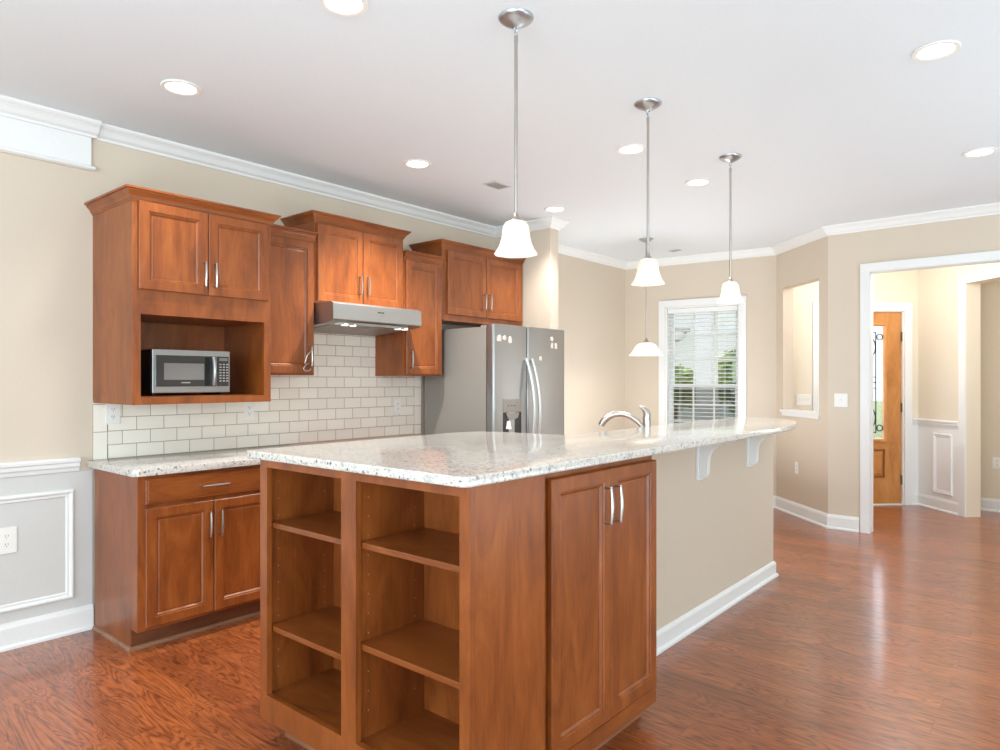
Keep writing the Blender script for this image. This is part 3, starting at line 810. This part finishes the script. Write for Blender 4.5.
# ------------------------------------------------------------------ microwave in the bay
mw = thing('microwave', (-3.80, 1.76, 1.268), 'silver and black microwave oven standing in the open cabinet bay', 'microwave')
y0, y1, z0, z1, xf = 1.545, 1.972, 1.281, 1.512, -3.680
MB().box(-4.0, xf - .03, y0, y1, z0, z1).build('body', M['black'], mw, .004)
MB().box(xf - .03, xf - .004, y0, y1, z0, z1).build('front_frame', M['steel'], mw, .003)
yd = y0 + .345
d = MB().box(xf - .006, xf, y0 + .014, yd, z0 + .034, z1 - .030).build('door', M['darkglass'], mw, .003)
MB().box(xf - .001, xf + .0015, y0 + .058, yd - .070, z0 + .070, z1 - .072).build('door_window', M['window_grey'], d)
MB().box(xf - .001, xf + .004, yd - .064, yd - .038, z0 + .038, z1 - .036).build('handle_recess', M['void'], d, .002)
mb = MB(); n = 8
mb.tube([(xf + .012 + .014 * math.sin(math.pi * k / n), yd - .022, z0 + .040 + (z1 - z0 - .075) * k / n) for k in range(n + 1)], .010, 8)
mb.build('handle', M['steel_v'], d, smooth=True)
mb = MB()
for k in range(8): mb.box(xf, xf + .001, y0 + .150 + k * .0062, y0 + .1545 + k * .0062, z0 + .052, z0 + .058)
mb.build('badge', M['button'], d)
cp = MB().box(xf - .006, xf, yd + .004, y1 - .008, z0 + .034, z1 - .030).build('control_panel', M['darkglass'], mw, .002)
MB().box(xf, xf + .001, yd + .018, y1 - .016, z1 - .055, z1 - .038).build('display', M['window_grey'], cp)
for r in range(7):
    for c in range(3):
        yy = yd + .018 + c * .020; zz = z1 - .078 - r * .0155
        MB().box(xf, xf + .0012, yy, yy + .012, zz, zz + .007).build('button', M['button'], cp)
MB().box(-3.96, -3.72, 1.56, 1.575, 1.266, 1.283).build('foot', M['black'], mw)
MB().box(-3.96, -3.72, 1.94, 1.955, 1.266, 1.283).build('foot', M['black'], mw)

# ------------------------------------------------------------------ refrigerator
fr = thing('refrigerator', (-3.68, 4.29, 0), 'stainless steel side by side refrigerator at the end of the cabinets', 'refrigerator')
FY0, FY1, FX = 3.835, 4.762, -3.300
MB().box(-4.05, -3.385, FY0 + .006, FY1 - .006, .02, 1.752).build('body', M['steel_side'], fr, .006)
MB().box(-3.385, -3.372, FY0 + .014, FY1 - .014, .08, 1.745).build('gasket', M['black'], fr)
MB().box(-3.372, FX - .014, 4.2405, 4.2495, .08, 1.755).build('door_gap_shade', M['black'], fr)  # black strip filling the gap between the doors, its shade put into the colour
ys = 4.245
def fridge_door(a, b, hole=None):
    mb = MB()
    pl2 = [(a, -3.372), (a, FX - .012), (a + .012, FX - .002), ((a + b) / 2, FX + .006), (b - .012, FX - .002), (b, FX - .012), (b, -3.372)]
    mb.prism([(p, x) for p, x in pl2], lambda p, r, h: (r, p, h), .06, 1.770)
    return mb
dl = fridge_door(FY0, ys - .005).build('freezer_door', M['steel_v'], fr, .003, True)
dr2 = fridge_door(ys + .005, FY1).build('fridge_door', M['steel_v'], fr, .003, True)
for dd, yy in ((dl, ys - .030), (dr2, ys + .040)):
    mb = MB(); n = 14
    pts = [(FX + .012 + .062 * math.sin(math.pi * k / n) ** .8, yy + .02 * math.sin(math.pi * k / n), .70 + .81 * k / n) for k in range(n + 1)]
    mb.tube(pts, .0125, 10)
    for p in (pts[0], pts[-1]): mb.tube([(FX - .004, p[1], p[2]), (FX + .016, p[1], p[2])], .013, 10)
    mb.build('handle', M['handle'], dd, smooth=True)
ds = MB().box(FX - .002, FX + .008, 3.938, 4.155, 1.105, 1.205).build('dispenser_panel', M['steel_side'], dl, .003)
for k in range(3): MB().box(FX + .008, FX + .009, 3.985 + k * .04, 4.003 + k * .04, 1.150, 1.156).build('dispenser_button', M['slot'], ds)
mb = MB().box(FX - .002, FX + .0045, 3.938, 4.155, .84, 1.104)
mb.build('dispenser_recess', M['black'], dl, .002)
MB().prism([(3.965, 1.10), (4.12, 1.10), (4.105, 1.06), (4.05, 1.045), (3.985, 1.06)], lambda p, r, h: (h, p, r), FX + .002, FX + .014).build('dispenser_spout', M['steel_side'], dl, .002)
MB().lathe([(.002, .062), (.014, .06), (.017, .03), (.024, 0.004), (.020, 0), (.002, 0)], (FX + .012, 3.992, .975), 16).build('dispenser_paddle', M['plastic'], dl, smooth=True)
MB().box(-3.40, -3.34, FY0 + .02, FY1 - .02, .01, .058).build('kick_grille', M['black'], fr)
for y in (FY0 + .03, FY1 - .11): MB().box(-3.46, -3.36, y, y + .08, 1.752, 1.768).build('hinge_cover', M['steel_side'], fr, .003)
# little magnets
mg = [(3.893, 1.664, .034, .046, 'leftmost of the three pale magnets in a row on the freezer door'),
      (3.952, 1.668, .034, .036, 'middle of the three pale magnets in a row on the freezer door'),
      (4.016, 1.657, .034, .050, 'rightmost of the three pale magnets in a row on the freezer door'),
      (4.556, 1.688, .036, .036, 'highest of the three pale magnets clustered on the right fridge door'),
      (4.560, 1.634, .026, .046, 'lower left of the three pale magnets clustered on the right fridge door'),
      (4.617, 1.632, .026, .046, 'lower right of the three pale magnets clustered on the right fridge door'),
      (4.402, 1.522, .030, .034, 'single white magnet above the right fridge handle')]
for y, z, a, b, lab in mg:
    mb = MB()
    if a == b or 'single' in lab or 'middle' in lab:
        mb.prism([(y + a / 2 * math.cos(t) * (1 + .12 * math.cos(5 * t)), z + b / 2 * math.sin(t) * (1 + .12 * math.cos(5 * t))) for t in [2 * math.pi * k / 20 for k in range(20)]], lambda p, r, h: (h, p, r), FX - .001, FX + .012)
    else:
        mb.prism([(y - a / 2, z - b / 2), (y + a / 2, z - b / 2), (y + a * .42, z + b * .2), (y + a * .25, z + b / 2), (y - a * .25, z + b / 2), (y - a * .42, z + b * .2)], lambda p, r, h: (h, p, r), FX - .001, FX + .012)
    tag(mb.build('fridge_magnet', M['magnet'], None, .002), lab, 'magnet', 'magnets on the fridge doors')

# ------------------------------------------------------------------ island
IZ0, IZU, IZT = .086, 1.055, 1.086
IXR, IXL, IYF = -1.266, -2.338, 1.372
bk = thing('bookcase', ((IXL + IXR) / 2, 1.55, 0), 'open wood bookcase with two bays of shelves at the island end', 'bookcase')
YB = 1.690
B0, B1, B2, B3 = -2.292, -1.843, -1.766, -1.307          # bay openings
fz0, fz1 = .180, 1.026
mb = MB()
f1 = IYF + .02
mb.box(IXL, B0, IYF, f1, IZ0, IZU).box(B1, B2, IYF, f1, IZ0, IZU).box(B3, IXR - .001, IYF, f1, IZ0, IZU)
for a, b in ((B0, B1), (B2, B3)): mb.box(a, b, IYF, f1, IZ0, fz0).box(a, b, IYF, f1, fz1, IZU)
mb.build('face_frame', M['wood'], bk)
MB().box(IXL, IXL + .018, f1, 1.72, IZ0, IZU).build('side_panel', M['wood'], bk)
MB().box(IXR - .018, IXR, IYF + .0205, 1.715, IZ0, IZU).build('side_panel', M['wood'], bk, .001)
MB().box(B1 + .02, B2 - .018, f1, YB, IZ0, IZU).build('divider', M['wood'], bk)
MB().box(IXL + .018, IXR - .018, YB, YB + .012, IZ0, IZU).build('back_panel', M['wood'], bk)
MB().box(IXL + .018, IXR - .018, f1, YB, IZU - .018, IZU).build('top_panel', M['wood_x'], bk)
bays = ((IXL + .018, B1 + .02), (B2 - .018, IXR - .018))
for (a, b), zz in ((bays[0], (.817, .430)), (bays[1], (.823, .493))):
    for z in zz: MB().box(a + .002, b - .002, IYF + .026, YB - .002, z - .02, z).build('shelf', M['wood_x'], bk, .002)
    MB().box(a, b, f1, YB, .15, .172).build('bottom_panel', M['wood_x'], bk)
hole = None
for a, sgn in ((bays[0][0], 1), (bays[0][1], -1), (bays[1][0], 1), (bays[1][1], -1)):
    for yy in (IYF + .065, YB - .045):
        for k in range(12):
            z = .26 + .064 * k
            if hole is None:
                hole = MB().tube([(a, yy, z), (a + .0012, yy, z)], .0026, 8).build('pin_hole', M['hole'], bk); hole0 = Vector((a, yy, z))
            else:
                c = hole.copy(); COL.objects.link(c); c.location = Vector((a - (0 if sgn > 0 else .0012), yy, z)) - hole0
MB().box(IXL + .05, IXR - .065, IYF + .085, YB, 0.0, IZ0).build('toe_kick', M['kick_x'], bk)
MB().box(IXL + .05, IXR - .07, IYF + .073, IYF + .085, 0, .02).build('shoe_moulding', M['shoe'], bk, .003)

tc = thing('tall_cabinet', (-1.80, 2.11, 0), 'island cabinet with two tall narrow doors facing the open floor', 'cabinet')
MB().box(IXL, IXR - .032, 1.7205, 2.480, .070, IZU).build('body', M['wood'], tc, .001)
MB().box(IXR - .034, IXR - .012, 1.762, 2.476, .068, .128).build('bottom_rail', M['wood_y'], tc, .001)
DXF = -1.262 - .012
add_door(tc, 1.766, 2.128, .131, 1.032, DXF, 2.085, .906, .134)
add_door(tc, 2.132, 2.476, .131, 1.032, DXF, 2.150, .906, .134)
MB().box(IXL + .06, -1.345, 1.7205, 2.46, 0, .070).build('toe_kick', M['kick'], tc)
MB().box(-1.345, -1.332, 1.7205, 2.46, 0, .02).build('shoe_moulding', M['shoe'], tc, .003)

# half wall carrying the bar
struct(MB().box(-1.72, -1.59, 2.482, 4.80, 0, IZU), 'wall_bar', M['wall'], 'beige half wall under the bar counter', 'wall')
ib = [(0, 0), (.026, 0), (.026, .012), (.018, .020), (.014, .022), (.014, .084), (.010, .095), (.006, .102), (0, .104)]
struct(MB().sweep([(-1.59, 2.482), (-1.59, 4.80), (-1.72, 4.80)][::-1], ib, -1), 'baseboard_bar', M['trim'], 'white baseboard of the bar half wall', 'baseboard')

# granite top: wide block at the near end, narrower rounded bar beyond
R0 = -1.258
poly = [(-2.39, 1.345)]
poly += [(R0 - .035 + .035 * math.sin(t), 1.345 + .035 - .035 * math.cos(t)) for t in [math.pi / 2 * k / 6 for k in range(7)]]
ea, eb, ye = .40, .90, 4.84
poly += [(R0 - ea + ea * math.cos(t), ye - eb + eb * math.sin(t)) for t in [math.pi / 2 * k / 18 for k in range(19)]]
poly += [(-1.86, ye), (-1.86, 2.70), (-2.22, 2.66), (-2.35, 2.60), (-2.39, 2.46)]
mb = MB().prism(poly, lambda p, r, h: (p, r, h), IZU + .0005, IZT)
tp = mb.build('bar_worktop', M['granite'], None, .007, True, 3)
tag(tp, 'large speckled granite top on the island and raised bar', 'worktop')
# corbels
def corbel(yc, label, grp):
    r = thing('corbel', (-1.59, yc, .80), label, 'bracket', grp)
    MB().box(-1.59, -1.574, yc - .036, yc + .036, .80, IZU).build('back_plate', M['trim'], r, .003)
    pr = [(-1.574, .815), (-1.545, .815), (-1.530, .835), (-1.527, .90)]
    for k in range(9):
        a = math.pi / 2 * k / 8
        pr.append((-1.527 + .115 * (1 - math.cos(a)), .905 + .105 * math.sin(a)))
    pr += [(-1.385, 1.022), (-1.380, 1.040), (-1.380, IZU), (-1.574, IZU)]
    MB().prism(pr, lambda p, s_, h: (p, h, s_), yc - .018, yc + .018).build('bracket_arm', M['trim'], r, .003)
    return r
corbel(3.575, 'white bracket under the bar top nearer the tall island doors', 'bar brackets')
corbel(4.325, 'white bracket under the bar top nearer its far rounded end', 'bar brackets')
# lower sink counter on the kitchen side
sk = thing('sink_cabinet', (-2.05, 3.7, 0), 'lower sink counter behind the raised bar top', 'cabinet')
MB().prism([(-1.722, 0), (-2.28, 0), (-2.28, .1), (-2.33, .1), (-2.33, .875), (-1.722, .875)], lambda p, r, h: (p, h, r), 2.51, 4.78).build('body', M['wood'], sk)
mb = MB()
mb.box(-2.36, -2.25, 2.72, 4.80, .875, .912).box(-1.98, -1.722, 2.72, 4.80, .875, .912).box(-2.25, -1.98, 2.72, 3.30, .875, .912).box(-2.25, -1.98, 4.0, 4.80, .875, .912)
mb.build('countertop', M['granite'], sk)
MB().box(-2.25, -1.98, 3.30, 4.0, .72, .73).box(-2.25, -2.245, 3.3, 4.0, .73, .875).box(-1.985, -1.98, 3.3, 4.0, .73, .875).box(-2.25, -1.98, 3.3, 3.305, .73, .875).box(-2.25, -1.98, 3.995, 4.0, .73, .875).build('sink_basin', M['steel'], sk)
# faucet
fx, fy = -1.915, 3.60
fa = thing('faucet', (fx, fy, .912), 'brushed nickel arched faucet rising behind the bar top', 'faucet')
MB().lathe([(.001, 0), (.036, 0), (.036, .006), (.028, .012), (.026, .10), (.024, .165), (.026, .20), (.022, .214), (.001, .218)], (fx, fy, .912), 20).build('faucet_body', M['nickel'], fa, smooth=True)
sd = Vector((-.90, -.43, 0)).normalized()
prof = [(0, 1.045), (.022, 1.072), (.055, 1.108), (.095, 1.135), (.14, 1.150), (.185, 1.148), (.225, 1.132), (.252, 1.108), (.268, 1.080)]
mb = MB(); mb.tube([(fx + sd.x * s, fy + sd.y * s, z) for s, z in prof], [.017, .0165, .016, .016, .017, .018, .020, .021, .019], 12)
mb.build('spout', M['nickel'], fa, smooth=True)
mb = MB()
hp = [(.004, 1.12), (-.002, 1.145), (.004, 1.165), (.020, 1.182), (.045, 1.196)]
mb.tube([(fx + sd.x * s, fy + sd.y * s, z) for s, z in hp], [.025, .024, .020, .014, .007], 10)
mb.build('lever', M['nickel'], fa, smooth=True)

# ------------------------------------------------------------------ pendants
def wob(a, r, z): return .028 * math.sin(a * 8) * max(0.0, (r - .05) / .04) if r > .05 else 0
def bell(parent, c, s=1.0):
    pf = [(.018, .128), (.030, .1265), (.041, .121), (.048, .110), (.0515, .094), (.053, .076), (.056, .058), (.062, .038), (.071, .019), (.080, .006), (.084, 0.0)]
    inner = [(r - .003, z + .001) for r, z in pf[::-1]]
    mb = MB().lathe([(r * s, z * s) for r, z in pf + inner], c, 48, wob)
    o = mb.build('lamp_shade', M['shade'], parent, smooth=True, angle=80); o['label'] = 'frosted white glass bell shade'
    return o
def pendant(loc, label):
    x, y = loc
    r = thing('pendant_light', (x, y, H), label, 'pendant light', 'pendants over the island bar')
    MB().lathe([(.001, -.038), (.016, -.036), (.030, -.030), (.050, -.020), (.064, -.010), (.068, -.004), (.068, 0)], (x, y, H), 32).build('canopy', M['nickel_dark'], r, smooth=True)
    mb = MB()
    for k, zz in enumerate((-.046, -.062)):
        pts = []
        for j in range(13):
            a = 2 * math.pi * j / 12
            pts.append((x + (.008 * math.cos(a) if k == 0 else 0), y + (0 if k == 0 else .008 * math.cos(a)), H + zz + .011 * math.sin(a)))
        mb.tube(pts, .0022, 6, False)
    mb.build('chain_link', M['nickel_dark'], r, smooth=True)
    zs = 1.961
    mb = MB().tube([(x, y, H - .072), (x, y, H - .10)], .0075, 10); mb.tube([(x, y, H - .09), (x, y, zs + .028)], .0065, 10)
    mb.build('rod', M['nickel'], r, smooth=True)
    MB().lathe([(.006, .032), (.010, .026), (.012, .012), (.022, .004), (.026, -.010), (.022, -.022), (.001, -.024)], (x, y, zs), 24).build('socket_cap', M['nickel'], r, smooth=True)
    bell(r, (x, y, zs - .128))
    MB().lathe([(.001, -.088), (.014, -.084), (.021, -.070), (.021, -.058), (.014, -.040), (.012, -.022)], (x, y, zs), 16).build('bulb', M['bulb'], r, smooth=True)
    l = bpy.data.lights.new('bulb_light', 'POINT'); l.energy = 0.35; l.shadow_soft_size = .028; l.color = (1, .91, .78)
    lo = bpy.data.objects.new('bulb_light', l); COL.objects.link(lo); lo.parent = r; lo.location = (0, 0, zs - .105 - H)
    return r
p1 = pendant((-1.642, 2.038), 'bell glass pendant light nearest the open bookcase end')
for y, lab in ((3.10, 'bell glass pendant light hanging in the middle of the three over the bar'), (4.173, 'bell glass pendant light in front of the window, farthest along the bar')):
    c = copy_tree(p1, (-1.644, y, H)); c['label'] = lab
# dining nook pendant
x, y = -3.24, 6.07
r = thing('dining_pendant', (x, y, H), 'wide shallow glass pendant light hanging low in the dining nook', 'pendant light')
MB().lathe([(.001, -.034), (.030, -.028), (.062, -.010), (.072, -.003), (.072, 0)], (x, y, H), 32).build('canopy', M['nickel_dark'], r, smooth=True)
MB().tube([(x, y, H - .03), (x, y, 1.745)], .006, 10).build('rod', M['nickel'], r, smooth=True)
MB().lathe([(.006, .05), (.014, .04), (.020, .02), (.034, .012), (.040, .0), (.030, -.012), (.001, -.012)], (x, y, 1.715), 24).build('socket_cap', M['nickel'], r, smooth=True)
pf = [(.034, .128), (.060, .124), (.090, .108), (.112, .080), (.130, .048), (.150, .020), (.168, .002), (.172, 0)]
MB().lathe(pf + [(a - .004, b + .001) for a, b in pf[::-1]], (x, y, 1.592), 48).build('lamp_shade', M['shade'], r, smooth=True, angle=80)
MB().lathe([(.001, -.072), (.022, -.066), (.030, -.045), (.020, -.025), (.014, -.010)], (x, y, 1.715), 16).build('bulb', M['bulb'], r, smooth=True)
l = bpy.data.lights.new('bulb_light', 'POINT'); l.energy = 15.0; l.shadow_soft_size = .035; l.color = (1, .92, .80)
lo = bpy.data.objects.new('bulb_light', l); COL.objects.link(lo); lo.parent = r; lo.location = (0, 0, 1.655 - H)

# ------------------------------------------------------------------ recessed ceiling lights
def can(x, y, label, power=42):
    r = thing('recessed_light', (x, y, H), label, 'ceiling light', 'recessed ceiling lights')
    MB().lathe([(.088, -.0005), (.090, -.004), (.086, -.008), (.070, -.007), (.066, -.003), (.066, -.0005)], (x, y, H), 40).build('trim_ring', M['plastic'], r, smooth=True)
    MB().lathe([(.001, -.0025), (.066, -.0025), (.066, -.0010), (.001, -.0010)], (x, y, H), 32).build('lens', M['can'], r)
    l = bpy.data.lights.new('lamp_light', 'SPOT'); l.energy = power; l.spot_size = math.radians(116); l.spot_blend = 1.0; l.shadow_soft_size = .045; l.color = (1, .975, .94)
    lo = bpy.data.objects.new('lamp_light', l); COL.objects.link(lo); lo.parent = r; lo.location = (0, 0, -.03)
    return r
c0 = can(-3.25, 1.495, 'recessed ceiling light above the microwave cabinet')
for xx, yy, lab in ((-3.235, 3.005, 'recessed ceiling light in front of the range hood cabinet'),
                    (-3.235, 4.525, 'recessed ceiling light in front of the fridge wall'),
                    (-2.06, 1.545, 'recessed ceiling light cut by the top edge of the picture'),
                    (-2.045, 3.647, 'recessed ceiling light left of the middle pendant canopy'),
                    (-2.030, 4.560, 'recessed ceiling light left of the farthest pendant rod'),
                    (-.450, 3.384, 'recessed ceiling light nearest on the right side of the ceiling'),
                    (-.446, 5.070, 'recessed ceiling light at the right edge above the foyer opening')):
    c = copy_tree(c0, (xx, yy, H)); c['label'] = lab
    for ch in c.children:                                  # lamps of unequal strength; the two over the open floor are dimmed
        if ch.type == 'LIGHT': ch.data = ch.data.copy(); ch.data.energy = 16 if xx > -1 else 225 if (xx < -3 and yy < 4) else 85 if xx < -3 else 80
# vents
def vent(x, y, sx, sy, label):
    r = thing('ceiling_vent', (x, y, H), label, 'vent', 'ceiling vents')
    MB().box(x - sx / 2, x + sx / 2, y - sy / 2, y + sy / 2, H - .006, H - .0005).build('frame', M['vent'], r, .002)
    k = y - sy / 2 + .02
    while k < y + sy / 2 - .02:
        MB().box(x - sx / 2 + .015, x + sx / 2 - .015, k, k + .006, H - .008, H - .006).build('louvre', M['button'], r); k += .013
vent(-3.155, 3.70, .12, .18, 'small grey ceiling vent behind the first pendant rod')
vent(-3.285, 6.80, .12, .10, 'small grey ceiling vent in front of the nook window')

# ------------------------------------------------------------------ outlets and switches
def plate(name, o, ax, n, w_, h_, kind, label, cat, grp=None):
    o, ax, n = Vector(o), Vector(ax).normalized(), Vector(n).normalized(); up = Vector((0, 0, 1))
    r = thing(name, o, label, cat, grp)
    MB().obox(o, ax, n, up, -w_ / 2, w_ / 2, .0002, .006, -h_ / 2, h_ / 2).build('cover_plate', M['plastic'], r, .002)
    if kind == 'outlet':
        for s_ in (1, -1):
            oc = o + up * (s_ * .021)
            f = MB()
            f.prism([(.017 * math.cos(t), max(-.012, min(.012, .017 * math.sin(t)))) for t in [2 * math.pi * k / 20 for k in range(20)]], lambda a, b, h: oc + ax * a + up * b + n * h, .006, .0075)
            rc = f.build('receptacle', M['plastic'], r)
            for a, b, c_, d_ in ((-.006, .0012, .0, .008), (.006, .0012, .0, .008), (0, .002, -.009, -.005)):
                MB().obox(oc, ax, n, up, a - b, a + b, .0074, .0079, c_, d_).build('slot', M['slot'], rc)
    else:
        for a in ([0] if kind == 1 else [(k - (kind - 1) / 2) * .046 for k in range(kind)]):
            MB().obox(o, ax, n, up, a - .005, a + .005, .006, .008, -.012, .012).build('toggle_frame', M['trim'], r)
            MB().obox(o, ax, n, up + n * .35, a - .003, a + .003, .006, .010, .0, .010).build('toggle', M['trim'], r)
    return r
eX, eY = Vector((1, 0, 0)), Vector((0, 1, 0))
plate('wall_outlet', (XL + .006, 1.010, .545), eY, eX, .088, .130, 'outlet', 'white outlet low on the white wainscot', 'outlet')
plate('wall_outlet', (XL + .010, 1.502, 1.165), eY, eX, .074, .120, 'outlet', 'white outlet on the tile just below the microwave cabinet', 'outlet')
plate('wall_outlet', (XL + .010, 2.319, 1.150), eY, eX, .070, .114, 'outlet', 'cream outlet on the tile below the narrow cabinet left of the hood', 'outlet')
plate('wall_outlet', (XL + .010, 3.585, 1.140), eY, eX, .070, .114, 'outlet', 'cream outlet on the tile beside the fridge', 'outlet')
plate('wall_outlet', Vector((-2.11, 7.062, .48)), pdir, -pin, .062, .118, 'outlet', 'white outlet low on the angled wall', 'outlet')
plate('light_switch', (-1.615, YO, 1.168), -eX, -eY, .112, .122, 1, 'white light switch beside the foyer opening', 'light switch')
plate('light_switch', MT(3.835, TD) + Vector((0, 0, 1.137)), MV, -TV, .165, .116, 3, 'white three gang light switch seen through the pass through', 'light switch')
plate('wall_outlet', (-.615, 8.62, .50), -eX, -eY, .074, .118, 'outlet', 'white outlet on the wall of the room beyond the foyer', 'outlet')

# ------------------------------------------------------------------ outside the nook window
struct(MB().box(-40, 10, 7.7, 60, -.35, -.30), 'ground_outside', M['lawn'], 'pale lawn outside the window', 'lawn')
hs = thing('neighbour_house', (-13, 22, -.3), 'white sided house seen through the window blind', 'house')
MB().prism([(-25, -.3), (-5.5, -.3), (-5.5, 3.6), (-15.2, 8.0), (-25, 3.6)], lambda p, r, h: (p, h, r), 20, 26).build('house_wall', M['siding'], hs)
MB().prism([(-5.5 + .35, 3.4), (-15.2, 7.85), (-15.2, 8.15), (-5.5 + .35, 3.7)], lambda p, r, h: (p, h, r), 19.6, 26.4).build('roof_edge', M['gutter'], hs)
tb = MB()
gy = 19.45
tb.tube([(-10.2, gy, 2.92), (-8.92, gy, 2.86)], .055, 8); tb.tube([(-9.05, gy, 2.86), (-9.10, gy, 2.66), (-9.62, gy, 2.42), (-10.2, gy, 2.20)], .055, 8)
tb.build('downspout', M['gutter'], hs)
pc = thing('porch_column', (-4.07, 9.45, -.3), 'white square porch column outside the window', 'column')
MB().box(-4.19, -3.95, 9.33, 9.57, -.3, 2.75).build('column_shaft', M['siding'], pc, .004)
MB().box(-4.23, -3.91, 9.29, 9.61, -.3, -.12).build('column_base', M['siding'], pc, .004)
MB().box(-9, -2.9, 9.30, 9.60, 2.75, 3.05).build('porch_beam', M['siding'], pc)
def bush(name, c, rx, rz, n, m, label, cat, trunk=None, grp=None, leaf=.10):
    o = thing(name, (c[0], c[1], -.3), label, cat, grp)
    mb = MB()
    for _ in range(n):
        while True:
            v = Vector((random.uniform(-1, 1), random.uniform(-1, 1), random.uniform(-1, 1)))
            if v.length <= 1: break
        v = v * (0.6 + .4 * random.random())
        p = Vector((c[0] + v.x * rx, c[1] + v.y * rx, c[2] + v.z * rz))
        a = Vector((random.gauss(0, 1), random.gauss(0, 1), random.gauss(0, 1))).normalized()
        b = a.orthogonal().normalized()
        s = leaf * random.uniform(.7, 1.3)
        mb.face([mb.v(p - a * s), mb.v(p + b * s * .5), mb.v(p + a * s), mb.v(p - b * s * .5)])
    mb.build('foliage', m, o)
    if trunk: MB().tube([(c[0], c[1], -.3), (c[0] + .05, c[1], c[2] - rz * .3)], [trunk, trunk * .7], 8).build('trunk', M['bark'], o)
    return o
bush('garden_tree', (-6.30, 13.0, 1.18), .62, .50, 900, M['leaf'], 'leafy green tree left of the white porch column', 'tree', .05)
bush('garden_tree', (-4.98, 13.0, 1.40), .55, .68, 1000, M['leaf'], 'leafy green tree right of the white porch column', 'tree', .05)
